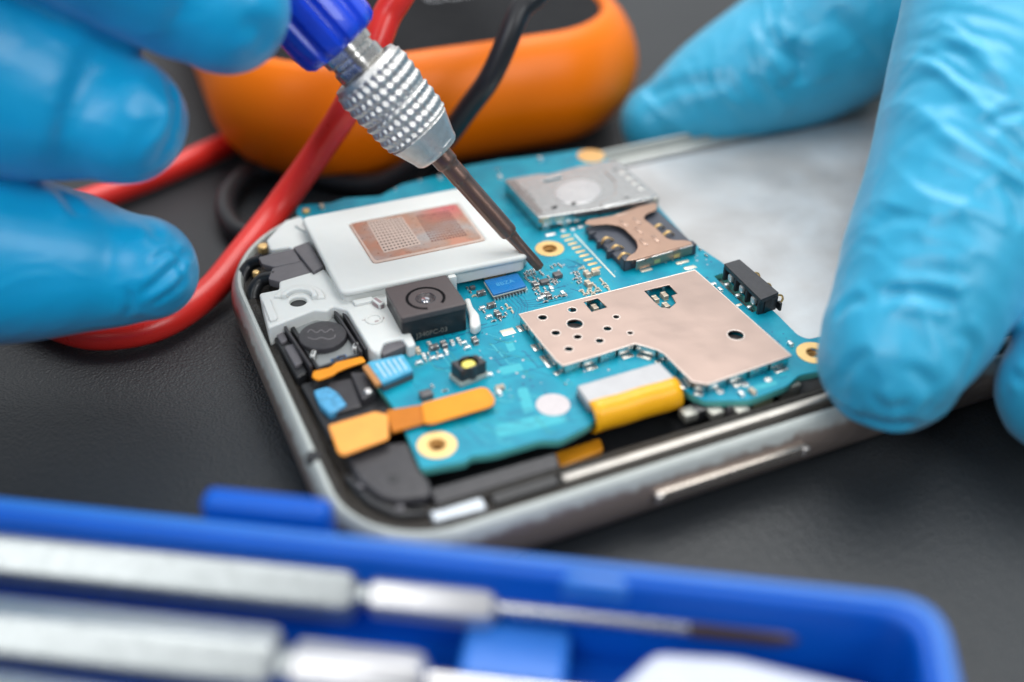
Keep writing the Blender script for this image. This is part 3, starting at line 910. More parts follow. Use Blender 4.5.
    a, b_ = Vector((*tp[3], zt)), Vector((*tp[2], zt))
    prof = [(0.1, 0.10), (-0.5, 0.08), (-1.0, -0.12), (-1.5, -0.6), (-1.85, -1.3), (-1.9, -2.0), (-1.6, -2.7), (-0.8, -3.2), (0.2, -3.4)]
    prof = catmull(prof, 4)
    k = MB()
    i = k.mi(AMBER)
    rows = []
    for j in range(13):
        t = j / 12
        p_ = a.lerp(b_, t)
        rows.append([k.bm.verts.new((p_.x + 0.012 * (n_ if False else 0), p_.y + dy, p_.z + dz + 0.05 * math.sin(j * 1.1))) for dy, dz in prof])
    for j in range(12):
        for s in range(len(prof) - 1):
            k.bm.faces.new((rows[j][s], rows[j + 1][s], rows[j + 1][s + 1], rows[j][s + 1]))
    am = AMBER
    ns, ln, b = nodes_of(am)
    tc = [n_ for n_ in ns if n_.type == 'TEX_COORD'][0]
    wv = ns.new('ShaderNodeTexWave'); wv.inputs['Scale'].default_value = 1.0; wv.bands_direction = 'X'
    ln.new(tc.outputs['Object'], wv.inputs['Vector'])
    bp = ns.new('ShaderNodeBump'); bp.inputs['Strength'].default_value = 0.25; bp.inputs['Distance'].default_value = 0.05
    ln.new(wv.outputs['Fac'], bp.inputs['Height']); ln.new(bp.outputs[0], b.inputs['Normal'])
    old = b.inputs['Base Color'].links[0].from_socket
    mxw = ns.new('ShaderNodeMix'); mxw.data_type = 'RGBA'; mxw.blend_type = 'MULTIPLY'
    mrw = ns.new('ShaderNodeMapRange'); mrw.inputs[1].default_value = 0.55; mrw.inputs[2].default_value = 0.9; mrw.inputs[4].default_value = 0.55
    ln.new(wv.outputs['Fac'], mrw.inputs[0]); ln.new(mrw.outputs[0], mxw.inputs[0]); ln.new(old, mxw.inputs[6]); mxw.inputs[7].default_value = (0.75, 0.5, 0.3, 1)
    ln.new(mxw.outputs[2], b.inputs['Base Color'])
    o = k.build('display_ribbon', PHONE)
    so_ = o.modifiers.new('s', 'SOLIDIFY'); so_.thickness = 0.12

    # ---- side camera plug (pale blue with orange tail)
    zt = 8.3
    k = MB()
    tp = qs([(367, 362), (403, 354), (413, 370), (382, 383)], zt)
    blue = mat('pale_blue_plug', (0.07, 0.38, 0.58), 0.4, var=0.4, vscale=1.4)
    k.plate(rounded(tp, 0.25), zt - 0.5, zt, blue, 0.08)
    k.plate(rounded([(p[0] + 0.1, p[1] + 0.15) for p in tp], 0.2), z1, zt - 0.45, CHIPGREY, 0.05)
    for t in (0.2, 0.36, 0.52, 0.68, 0.84):
        a, b_ = Vector(tp[0]).lerp(Vector(tp[1]), t), Vector(tp[3]).lerp(Vector(tp[2]), t)
        m_ = (a + b_) / 2
        k.box(m_.x, m_.y, zt - 0.02, 0.2, (b_ - a).length * 0.7, 0.05, mat('pale_stripe', (0.45, 0.62, 0.72), 0.5), rot=math.atan2((b_ - a).y, (b_ - a).x) - PI / 2)
    k.plate(rounded(qs([(362, 366), (369, 363), (384, 382), (376, 385)], zt - 0.1), 0.2), zt - 0.6, zt - 0.1, mat('brown_flex', (0.45, 0.2, 0.06), 0.5), 0.05)
    k.build('camera_plug', B)
    # ---- components hanging under the near edge
    UNDER = mat('tarnished_part', (0.30, 0.30, 0.27), 0.4, 0.6, var=0.5, vscale=1.5, bump=0.5)
    for (x, y, w, h, m_) in [(706, 406, 3.0, 1.5, BLACK), (735, 402, 2.2, 1.6, CHIPGREY), (762, 392, 2.6, 1.8, mat('olive_part', (0.25, 0.28, 0.18), 0.4)), (790, 384, 2.4, 1.6, UNDER), (716, 410, 1.6, 0.9, UNDER), (742, 408, 1.6, 0.8, UNDER), (690, 412, 1.6, 1.0, UNDER)]:
        c = q(x, y, 6.3)
        MB().box(c[0], c[1] + 0.25, 6.3 - h, w, 1.5, h, m_, bev=0.2).build('underside_part', B)
    for (x, y) in [(745, 385), (668 + 110, 366), (720, 392), (768, 380)]:
        c = q(x, y, z1)
        MB().plate(circle(c[0], c[1], 0.42, 16), z1 - 0.02, z1 + 0.12, TIN, 0.05).build('solder_joint', B)
    return B


def build_modules():
    # ---- white antenna / speaker module
    zt = 10.0
    zl = 8.6
    zz = lambda a, b: (330 + a / 5.12, 180 + b / 5.12)
    top = qs([(300.5, 217), (472, 185.5), (530, 252), (524, 257), (343, 293), (338, 291)], zt)
    top = qs([(300.5, 217), (471, 185), (529.5, 255), (341, 293)], zt)
    win = rounded(qs([(348.5, 223), (457, 202), (485.5, 239.5), (374, 263)], zt), 0.5)
    k = MB()
    k.plate([rounded(top, 1.0, 6), win], zt - 0.8, zt, WHITE, 0.38, 4)
    k.plate(rounded([(sum(t[0] for t in top) / 4 + (p[0] - sum(t[0] for t in top) / 4) * 0.975, sum(t[1] for t in top) / 4 + (p[1] - sum(t[1] for t in top) / 4) * 0.965) for p in top], 1.0, 6), 7.9, zt - 0.36, WHITE)
    skirt = qs([(300, 222), (472, 190), (529, 256), (344, 297)], 8.5)
    k.plate(rounded(skirt, 0.8, 5), 7.1, 8.5, WHITE, 0.3, 3)
    # left wing, bracket with screw eye, arm down to the camera
    k.plate(rounded(qs([(285, 220), (302, 216), (318, 262), (300, 268), (290, 247), (270, 250), (266, 240)], 8.2), 0.4), 5.5, 8.2, WHITE, 0.25, 3)
    k.box(*q(304, 231, 8.2), 8.0, 0.5, 3.2, 0.5, WHITE, rot=0.35, bev=0.12)
    hole = circle(*q(298, 301, 8.4), 0.95, 24)
    k.plate([rounded(qs([(259, 293), (279, 289), (279, 281), (324, 268), (343, 293), (396, 283), (404, 318), (416, 344), (408, 347), (402, 338), (384, 342), (379, 355), (371, 350), (347, 310), (333, 306), (327, 311), (314, 310), (268, 328)], 8.4), 0.35), hole], 5.6, 8.4, WHITE, 0.25, 3)
    cc = q(299, 299.5, 8.5)
    arc = [math.radians(a_) for a_ in range(-20, 150, 8)]
    k.plate([(cc[0] + 2.1 * math.cos(a_), cc[1] + 2.1 * math.sin(a_)) for a_ in arc] + [(cc[0] + 1.45 * math.cos(a_), cc[1] + 1.45 * math.sin(a_)) for a_ in arc[::-1]], 8.2, 9.0, WHITE, 0.2)
    k.plate([(cc[0] + 2.9 * math.cos(a_), cc[1] + 2.9 * math.sin(a_)) for a_ in arc] + [(cc[0] + 2.0 * math.cos(a_), cc[1] + 2.0 * math.sin(a_)) for a_ in arc[::-1]], 8.2, 8.7, WHITE, 0.2)
    k.plate(circle(*q(298, 301, 8.4), 0.97, 24), 5.5, 7.9, BLACK)  # black plug paints the shade down the screw eye
    k.plate(rounded(qs([(262, 300), (270, 298), (278, 318), (270, 321)], 8.7), 0.3), 8.2, 8.7, WHITE, 0.12)
    k.plate(rounded(qs([(352, 300), (372, 296), (374, 300), (355, 304)], 8.8), 0.2), 8.2, 8.8, WHITE, 0.12)
    k.box(*q(378, 301, 9.0), 8.2, 0.8, 1.6, 0.9, WHITE, rot=0.3, bev=0.2)
    for (x, y) in [(364, 319), (382, 318), (377, 321)]:
        c = q(x, y, 8.45)
        k.plate(circle(c[0], c[1], 0.28, 10, 0.18), 8.3, 8.43, mat('stain', (0.32, 0.24, 0.25), 0.5))
    k.plate([circle(*q(374, 318, 8.6), 1.0, 24), circle(*q(374, 318, 8.6), 0.7, 24)], 8.2, 8.55, WHITE, 0.08)
    # clips round the camera
    k.plate(rounded(qs([(464, 298), (470, 297), (473, 306), (479, 313), (481, 324), (475, 328), (470, 326), (469, 314)], 8.2), 0.4), 7.1, 8.2, WHITE, 0.3, 3)
    k.box(*q(452, 277, 9.4), 7.1, 1.0, 0.7, 2.5, WHITE, bev=0.2)
    Mw = k.build('antenna_module', PHONE)
    c = q(391, 346, 8.2)
    MB().box(c[0], c[1], 6.9, 2.9, 1.5, 1.2, TAPE, rot=0.25, bev=0.15).build('grey_block', PHONE)
    # window film with antenna dots
    film = mat('copper_film', (0.55, 0.36, 0.28), 0.3, 0.5, var=0.3, vscale=0.5, bump=0.15, bscale=0.8)
    ns, ln, b = nodes_of(film)
    tc = [n for n in ns if n.type == 'TEX_COORD'][0]
    w = ns.new('ShaderNodeTexNoise'); w.inputs['Scale'].default_value = 0.28; w.inputs['Detail'].default_value = 3
    ln.new(tc.outputs['Object'], w.inputs['Vector'])
    r = ns.new('ShaderNodeValToRGB')
    r.color_ramp.elements[0].position = 0.36; r.color_ramp.elements[0].color = (0.56, 0.26, 0.18, 1)
    r.color_ramp.elements[1].position = 0.7; r.color_ramp.elements[1].color = (0.42, 0.38, 0.36, 1)
    e = r.color_ramp.elements.new(0.48); e.color = (0.45, 0.26, 0.185, 1)
    ln.new(w.outputs['Fac'], r.inputs[0])
    ds = ns.new('ShaderNodeVectorMath'); ds.operation = 'DISTANCE'
    rc = q(445, 205, 9.8)
    ds.inputs[1].default_value = (rc[0], rc[1], 9.8)
    ln.new(tc.outputs['Object'], ds.inputs[0])
    dm = ns.new('ShaderNodeMapRange'); dm.inputs[1].default_value = 4.5; dm.inputs[2].default_value = 0.5; dm.inputs[4].default_value = 0.85
    ln.new(ds.outputs['Value'], dm.inputs[0])
    mxr = ns.new('ShaderNodeMix'); mxr.data_type = 'RGBA'; mxr.inputs[7].default_value = (0.62, 0.11, 0.13, 1)
    ln.new(dm.outputs[0], mxr.inputs[0]); ln.new(r.outputs[0], mxr.inputs[6]); ln.new(mxr.outputs[2], b.inputs['Base Color'])
    k = MB()
    zf = zt - 0.18
    wn = qs([(347.5, 222.5), (458, 201.5), (486.5, 240), (373.5, 264)], zf)
    k.plate(wn, zf - 0.2, zf, film)
    pale = mat('grid_pale', (0.55, 0.44, 0.38), 0.4, 0.3, var=0.15, vscale=1)
    dot = mat('grid_dot', (0.06, 0.035, 0.03), 0.5)
    for (c0, c1, c2, c3, nx, ny, md) in [((367, 222), (402, 217), (421, 244), (384, 253), 10, 11, dot),
                                         ((415, 215), (449, 210), (469, 236), (431, 243), 12, 12, mat('grid_rust', (0.17, 0.06, 0.05), 0.5))]:
        g = [Vector(q(a, b_, zf)) for a, b_ in (c0, c1, c2, c3)]
        if md is dot:
            k.plate([tuple(v) for v in g], zf - 0.1, zf + 0.02, pale)
        for i in range(nx):
            for j in range(ny):
                s, t = (i + 0.7) / (nx + 0.4), (j + 0.7) / (ny + 0.4)
                p_ = g[0].lerp(g[1], s).lerp(g[3].lerp(g[2], s), t)
                k.plate(circle(p_.x, p_.y, 0.155, 6), zf, zf + 0.035, md)
    # fine pale frame round the window
    k.plate([rounded(qs([(348.5, 222.5), (457.5, 201.5), (486, 240), (374, 263.5)], zf), 0.5), rounded(qs([(351, 224), (456, 204), (482, 239), (375.5, 261)], zf), 0.5)], zf - 0.1, zf + 0.025, pale)
    k.build('window_film', Mw)
    # copper spring below the module
    k = MB()
    k.box(*q(494, 272, 7.8), 7.2, 2.8, 0.8, 0.8, mat('copper_bright', (0.75, 0.38, 0.2), 0.35, 0.7, vscale=2), bev=0.1)
    k.box(*q(488, 271, 7.8), 7.1, 5.0, 0.5, 1.3, mat('brown_gap', (0.2, 0.16, 0.09), 0.6))  # dull brown strip beside the copper
    k.build('copper_spring', PHONE)
    for (x, y, r) in [(306, 210, 0.5), (263, 246, 0.7), (256, 272, 0.45), (258, 277, 0.4)]:
        c = q(x, y, 7.4)
        MB().plate(circle(c[0], c[1], r, 14), 6.6, 7.5, GOLD, 0.15).build('gold_stud', PHONE)

    # ---- grey tapes and curved black strips at the far left corner
    k = MB()
    zt2 = 8.8
    k.plate(rounded(qs([(293, 247), (309, 241), (324, 266), (313, 272)], zt2), 0.25), 8.0, zt2, TAPE, 0.12)
    k.plate(rounded(qs([(258, 257), (294, 248), (301, 261), (274, 267), (262, 264)], 8.5), 0.3), 7.6, 8.5, TAPE, 0.12)
    k.plate(rounded(qs([(268, 279), (272, 268), (302, 260), (312, 272), (280, 282)], 8.4), 0.3), 7.4, 8.4, TAPE, 0.12)
    k.build('grey_tape', PHONE)
    k = MB()
    k.tube(catmull([(*q(262, 260, 7.8), 7.8), (*q(250, 265, 7), 7), (*q(243, 276, 6.2), 6.2), (*q(243, 288, 5.2), 5.2)], 6), 0.75, BLACK, 12)
    k.tube(catmull([(*q(276, 277, 7.7), 7.7), (*q(262, 280, 7.2), 7.2), (*q(254, 290, 6.4), 6.4), (*q(253, 304, 5.2), 5.2), (*q(257, 318, 4.6), 4.6)], 6), 0.8, BLACK, 12)
    k.build('corner_strip', PHONE)

    # ---- main camera
    zt = 10.6
    tp = qs([(384.5, 288), (446, 274.5), (467, 303.5), (401, 318.5)], zt)
    cx = sum(p[0] for p in tp) / 4; cy = sum(p[1] for p in tp) / 4
    c = q(425.5, 298, zt)
    k = MB()
    k.plate([rounded(tp, 0.35), circle(c[0], c[1], 1.0, 32)], 9.9, zt, CAMB, 0.1, 3)
    k.plate(rounded([(cx + (p[0] - cx) * 0.985, cy + (p[1] - cy) * 0.985) for p in tp], 0.35), 7.1, 9.95, SENSOR, 0.05)
    f0, f1 = Vector(tp[3]), Vector(tp[2])
    ang = math.atan2((f1 - f0).y, (f1 - f0).x)
    mid = f0.lerp(f1, 0.45)
    k.text('J340FC-03', 0.85, mat('camera_print', (0.16, 0.155, 0.14), 0.5), Matrix.Translation((mid.x, mid.y - 0.02, 7.85)) @ Matrix.Rotation(ang, 4, 'Z') @ Matrix.Rotation(PI / 2, 4, 'X'))
    C_ = k.build('camera_module', PHONE)
    k = MB()
    # engraved ring: open arc
    arc = [a for a in range(-50, 262, 6)]
    pts = [(c[0] + 2.2 * math.cos(math.radians(a)), c[1] + 2.2 * math.sin(math.radians(a))) for a in arc]
    inn = [(c[0] + 1.86 * math.cos(math.radians(a)), c[1] + 1.86 * math.sin(math.radians(a))) for a in arc][::-1]
    k.plate(pts + inn, zt - 0.1, zt + 0.012, mat('groove_black', (0.004, 0.004, 0.005), 0.7, spec=0.1))
    k.build('lens_groove', C_)
    k = MB()
    prof = [(1.0, zt - 0.01), (0.75, zt - 0.3), (0.55, zt - 0.32)]
    Mx = Matrix.Translation((c[0], c[1], 0))
    k.lathe(prof, CAMB, 32, M=Mx, cap=False)
    dome = [(0.62 * math.cos(t), zt - 0.42 + 0.2 * math.sin(t)) for t in [PI / 2 * i / 6 for i in range(7)]]
    dome[-1] = (0.005, dome[-1][1])
    k.lathe(dome, GLASSB, 32, M=Mx)
    k.lathe([(0.48, zt - 0.24), (0.42, zt - 0.17), (0.01, zt - 0.12)], mat('lens_glint', (0.75, 0.75, 0.8), 0.12, 1.0, var=0.1), 24, M=Mx)  # pale mirror disc added as the lens's bright reflection
    k.plate([circle(c[0], c[1], 1.12, 36), circle(c[0], c[1], 0.98, 36)], zt - 0.1, zt + 0.05, GLASSB, 0.04)
    k.build('lens', C_)

    # ---- vibration motor disc in its cradle
    k = MB()
    cr = qs([(287, 321), (333, 307), (364, 352), (316, 368)], 7.4)
    k.plate(rounded(cr, 0.3), 5.0, 6.9, BLACKG, 0.1)
    fr = rounded(cr, 0.3)
    cx = sum(p[0] for p in cr) / 4; cy = sum(p[1] for p in cr) / 4
    k.plate([fr, rounded([(cx + (p[0] - cx) * 0.84, cy + (p[1] - cy) * 0.93) for p in cr], 0.3)], 6.5, 7.3, BLACK, 0.1, 2)
    inner = [(cx + (p[0] - cx) * 0.84, cy + (p[1] - cy) * 0.92) for p in cr]
    k.plate(rounded(inner, 0.4), 6.3, 7.0, mat('cradle_grey', (0.27, 0.29, 0.29), 0.4, 0.3), 0.1)
    for (x, y) in [(313, 352), (355, 344)]:
        c = q(x, y, 7.8)
        k.box(c[0], c[1], 6.8, 0.5, 1.1, 0.9, WHITE, rot=-0.5, bev=0.15)
    for t in (0.3, 0.6):
        c = q(330 + t * 20, 362 - t * 9, 7.2)
        k.box(c[0], c[1], 6.6, 1.0, 0.7, 0.6, CHIPBLUE, bev=0.1)
    for (x0_, y0_, x1_, y1_) in [(334, 309, 361, 351), (340, 307, 366, 349), (283, 323, 311, 366)]:
        a_, b2_ = Vector(q(x0_, y0_, 7.8)), Vector(q(x1_, y1_, 7.8))
        m2 = (a_ + b2_) / 2; d2 = b2_ - a_
        k.box(m2.x, m2.y, 6.0, d2.length, 0.28, 1.8, BLACKG, rot=math.atan2(d2.y, d2.x), bev=0.06)
    k.build('motor_cradle', PHONE)
    k = MB()
    c = q(322.5, 334.5, 7.7)
    prof = [(2.65, 6.8), (2.65, 7.5), (2.55, 7.66), (2.35, 7.7), (0.01, 7.7)]
    k.lathe(prof, BLACKG, 56, M=Matrix.Translation((c[0], c[1], 0)))
    # engraved squiggle
    eng = mat('engraving', (0.20, 0.185, 0.19), 0.5)
    for pts in ([(-1.6, 0.1), (-1.0, -0.55), (-0.3, -0.5), (0.35, -1.1), (1.0, -1.05), (1.25, -0.6)],
                [(-1.4, 1.0), (-0.9, 1.4), (-0.5, 0.6), (0.1, 0.9), (0.4, 0.25), (1.1, 0.6), (1.3, 0.1)]):
        k.tube([(c[0] + a, c[1] + b_, 7.69) for a, b_ in catmull(pts, 4)], 0.06, eng, 6)
    k.build('vibration_motor', PHONE)
    # orange foil tail of the motor
    k = MB()
    k.plate(rounded(qs([(313, 371), (330, 367), (336, 362), (362, 356), (366, 361), (348, 367), (338, 371), (333, 375), (318, 380), (312, 377)], 7.3), 0.25), 7.05, 7.3, ORANGE, 0.08)
    k.build('motor_foil', PHONE)

    # ---- black side modules at the left
    k = MB()
    k.plate(rounded(qs([(272, 334), (283, 329), (308, 372), (297, 378)], 6.8), 0.3), 3, 6.8, BLACK, 0.15)
    k.plate(rounded(qs([(284, 346), (294, 343), (303, 362), (295, 366)], 7.2), 0.3), 5, 7.2, TAPE, 0.12)
    k.plate(rounded(qs([(276, 334), (284, 331), (288, 340), (281, 343)], 7.1), 0.3), 5, 7.1, TAPE, 0.12)
    k.plate(rounded(qs([(300, 384), (366, 366), (392, 400), (400, 425), (330, 440)], 6.2), 0.4), 3, 6.2, BLACK, 0.15)
    k.plate(rounded(qs([(350, 372), (366, 372), (376, 392), (362, 400)], 7.1), 0.3), 5, 7.1, BLACKG, 0.12)
    k.plate(rounded(qs([(330, 382), (352, 378), (362, 406), (332, 414), (318, 400)], 6.6), 0.3), 5, 6.6, BLACKG, 0.12)
    k.build('side_bracket', PHONE)
    k = MB()
    bl = mat('blue_glue', (0.07, 0.32, 0.55), 0.4, var=0.75, vscale=1.6, bump=0.6, bscale=2)
    k.plate(rounded(qs([(313, 390), (328, 386), (338, 392), (347, 404), (330, 414), (320, 405)], 6.9), 0.3), 6, 6.9, bl, 0.2)
    k.build('small_board', PHONE)
    k = MB()
    c = q(368, 390, 7.4)
    k.plate(circle(c[0], c[1], 0.45, 16), 6.4, 7.4, TIN, 0.15)
    k.build('contact_stud', PHONE)

    # ---- loudspeaker box in the near left corner
    k = MB()
    k.plate(rounded(qs([(345, 452), (362, 446), (408, 440), (422, 470), (432, 484), (430, 496), (400, 500), (378, 496), (356, 478)], 6.6), 0.8), 3, 6.6, BLACKG, 0.35, 3)
    k.plate(rounded(qs([(350, 470), (372, 494), (398, 505), (428, 503), (428, 514), (396, 516), (366, 503), (343, 478)], 6.0), 0.8), 3, 6.0, BLACK, 0.3, 3)
    k.plate(circle(*q(393, 478, 6.65), 0.55, 18), 6.4, 6.66, BLACK)
    k.plate(circle(*q(362, 484, 6.3), 0.5, 18), 5, 6.3, TAPE, 0.1)
    k.plate(circle(*q(400, 506, 6.3), 0.4, 18), 5, 6.2, TAPE, 0.1)
    k.build('loudspeaker', PHONE)

    # ---- long orange flex
    zf = 7.9
    k = MB()
    k.plate(rounded(qs([(421, 403), (482, 386.5), (488, 388), (495, 398), (494, 404), (488, 407), (433, 423), (424, 423)], zf), 0.3, 3), zf - 0.25, zf, ORANGE, 0.1, 2)
    k.plate(rounded(qs([(386, 410), (424, 404), (426, 422), (392, 432)], 7.65), 0.2, 3), 7.35, 7.65, mat('brown_orange_flex', (0.52, 0.16, 0.006), 0.4, spec=0.3), 0.08, 2)
    k.plate(rounded(qs([(328, 425), (375, 411), (388, 414), (389, 438), (343, 455), (338, 452)], 7.7), 0.3, 3), 7.4, 7.7, mat('pale_orange_flex', (0.95, 0.36, 0.06), 0.45, var=0.15, vscale=0.5), 0.12, 2)
    k.build('orange_flex', PHONE)
    k = MB()
    k.plate(rounded(qs([(553, 452), (600, 436), (604, 448), (560, 466)], 4.2), 0.4), 3.2, 4.0, mat('deep_amber', (0.55, 0.22, 0.01), 0.35, coat=0.3), 0.1)  # amber plate painted in as an orange reflection below the ribbon
    k.build('flex_reflection', PHONE)


# ------------------------------------------------------------------ screwdriver
def build_screwdriver():
    fwd = Vector((0, math.cos(PITCH), -math.sin(PITCH)))
    upv = Vector((0, math.sin(PITCH), math.cos(PITCH)))
    tip = at_z(540, 268, 7.9)
    s = math.radians(21)
    n = math.hypot(200, 216)
    dirv = (Vector((1, 0, 0)) * (-200 / n) + upv * (216 / n)) * math.cos(s) - fwd * math.sin(s)
    dirv.normalize()
    rotq = dirv.to_track_quat('Z', 'Y')
    M = Matrix.Translation(tip) @ rotq.to_matrix().to_4x4()
    T = empty('screwdriver', 'precision screwdriver with blue fluted handle and knurled silver collet, its tip on the circuit board', 'screwdriver', M)
    BR = mat('brown_steel', (0.21, 0.13, 0.105), 0.34, 0.75, var=0.15, vscale=0.9, bump=0.12, bscale=5, coat=0.1)
    k = MB()

    def tipfn(r, z, a):
        if z < 4.2:   # three-winged tip with flutes
            t = 1 - z / 4.2
            return r * (1 - 0.22 * t * (0.5 + 0.5 * math.cos(5 * a)))
        return r
    prof = [(0.55, 0), (0.62, 0.12), (0.68, 1.2), (0.66, 2.5), (0.67, 4.2), (0.74, 5.2), (0.78, 5.45), (1.02, 5.75), (1.08, 6.1), (1.09, 8), (1.1, 14.0), (1.16, 14.25), (1.16, 16.4), (1.35, 16.7), (1.37, 18.5), (1.37, 22)]
    pr = []
    for a, b_ in zip(prof, prof[1:]):
        for i in range(4):
            pr.append((a[0] + (b_[0] - a[0]) * i / 4, a[1] + (b_[1] - a[1]) * i / 4))
    pr.append(prof[-1])
    k.lathe(pr, BR, 40, fn=tipfn)
    k.build('bit', T)
    # collet with diamond knurl
    KN = mat('cast_silver', (0.66, 0.66, 0.645), 0.4, 0.9, var=0.2, vscale=1.2, bump=0.5, bscale=4, dist=0.15)
    k = MB()
    z0 = 18.3
    prof = []
    def R(z):
        t = z - z0
        if t < 0.25: return 2.55 + t
        if t < 3.3: return 2.8 + (t - 0.25) * 0.36
        if t < 3.6: return 3.9
        if t < 11.0: return 3.98 + 0.055 * (t - 3.6)
        return 4.39 - (t - 11.0) * 0.3
    zs = [z0 + 12.2 * i / 150 for i in range(151)]
    prof = [(1.45, z0), (2.3, z0)] + [(R(z), z) for z in zs] + [(3.5, z0 + 12.3), (3.3, z0 + 12.0), (3.25, z0 + 9.5), (2.0, z0 + 9.0)]

    def kn(r, z, a):
        t = z - z0
        if r > 3.7 and 3.3 < t < 11.6:
            band = 1.0
            for g in (3.45, 7.2):
                band *= min(1, abs(t - g) / 0.25)
            h = math.cos(14 * a + t * 3.4) * math.cos(14 * a - t * 2.0)
            h2 = max(0, math.cos(20 * a + 1.1 * t)) * max(0.0, math.cos(t * 5.6 + 0.3 * math.sin(6 * a))) ** 0.5 if False else 0
            return r + (0.5 + 0.5 * h) ** 0.8 * 0.42 * band - 0.2
        if 0.6 < t < 3.2:
            return r - 0.06 * (0.5 + 0.5 * math.cos(6 * a))
        return r
    k.lathe(prof, KN, 280, fn=kn)
    k.build('collet', T, smooth=50)
    # hexagonal neck with snap ring
    k = MB()
    hexf = lambda r, z, a: r * (1.0 if r < 2.6 else min(1.0, 0.93 / math.cos(((a + PI / 6) % (PI / 3)) - PI / 6)))
    UP = Matrix.Translation((0, 0, 0.9))
    k.lathe([(1.8, 20), (1.8, 26.6), (2.5, 27.0), (2.5, 28.4), (2.9, 28.6), (3.15, 29.0), (3.15, 31.0), (2.85, 31.2), (2.85, 31.7), (3.2, 31.9), (3.25, 32.6), (3.25, 36)], STEEL, 72, fn=hexf, M=UP)
    k.box(0.9, 1.9, 25.6, 0.5, 0.6, 3.2, STEEL, rot=0.4, bev=0.1)
    k.build('neck', T)
    # fluted blue handle
    k = MB()
    BL = mat('blue_handle', (0.012, 0.07, 0.72), 0.3, var=0.1, vscale=0.4, coat=0.35, bump=0.05)
    prof = [(3.4, 33.7), (4.2, 33.8), (4.75, 34.3), (4.95, 35.1), (5.05, 36.7)] + [(5.05 + 0.1 * math.sin(i), 36.7 + 5 * i) for i in range(1, 11)] + [(4.6, 91.2), (3.4, 92.7)]
    fl = lambda r, z, a: r - (0.62 * max(0, math.cos(11 * a)) ** 0.7 if r > 4.0 else 0.0)
    k.lathe(prof, BL, 264, fn=fl)
    k.build('handle', T, smooth=40)
    return T


# ------------------------------------------------------------------ gloves
def tube_bm(bm, path, seg=28):
    """closed round-ended tube; path of (x,y,z,r)"""
    P = [Vector(p[:3]) for p in path]
    R = [p[3] for p in path]
    d0 = (P[1] - P[0]).normalized(); d1 = (P[-1] - P[-2]).normalized()
    head, tail = [], []
    for i in range(1, 8):
        t = PI / 2 * i / 8
        tail.append((P[-1] + d1 * R[-1] * math.sin(t), R[-1] * math.cos(t)))
        head.append((P[0] - d0 * R[0] * math.sin(t), R[0] * math.cos(t)))
    seq = head[::-1] + list(zip(P, R)) + tail
    rings = []
    prev = None
    for k in range(len(seq)):
        tan = (seq[min(k + 1, len(seq) - 1)][0] - seq[max(k - 1, 0)][0]).normalized()
        a = tan.cross(Vector((0, 0, 1))) if prev is None else prev - tan * prev.dot(tan)
        a.normalize(); prev = a
        b = tan.cross(a)
        rings.append([bm.verts.new(seq[k][0] + (a * math.cos(2 * PI * j / seg) + b * math.sin(2 * PI * j / seg)) * seq[k][1]) for j in range(seg)])
    for k in range(len(rings) - 1):
        for j in range(seg):
            bm.faces.new((rings[k][j], rings[k][(j + 1) % seg], rings[k + 1][(j + 1) % seg], rings[k + 1][j]))
    bm.faces.new(rings[0][::-1]); bm.faces.new(rings[-1])


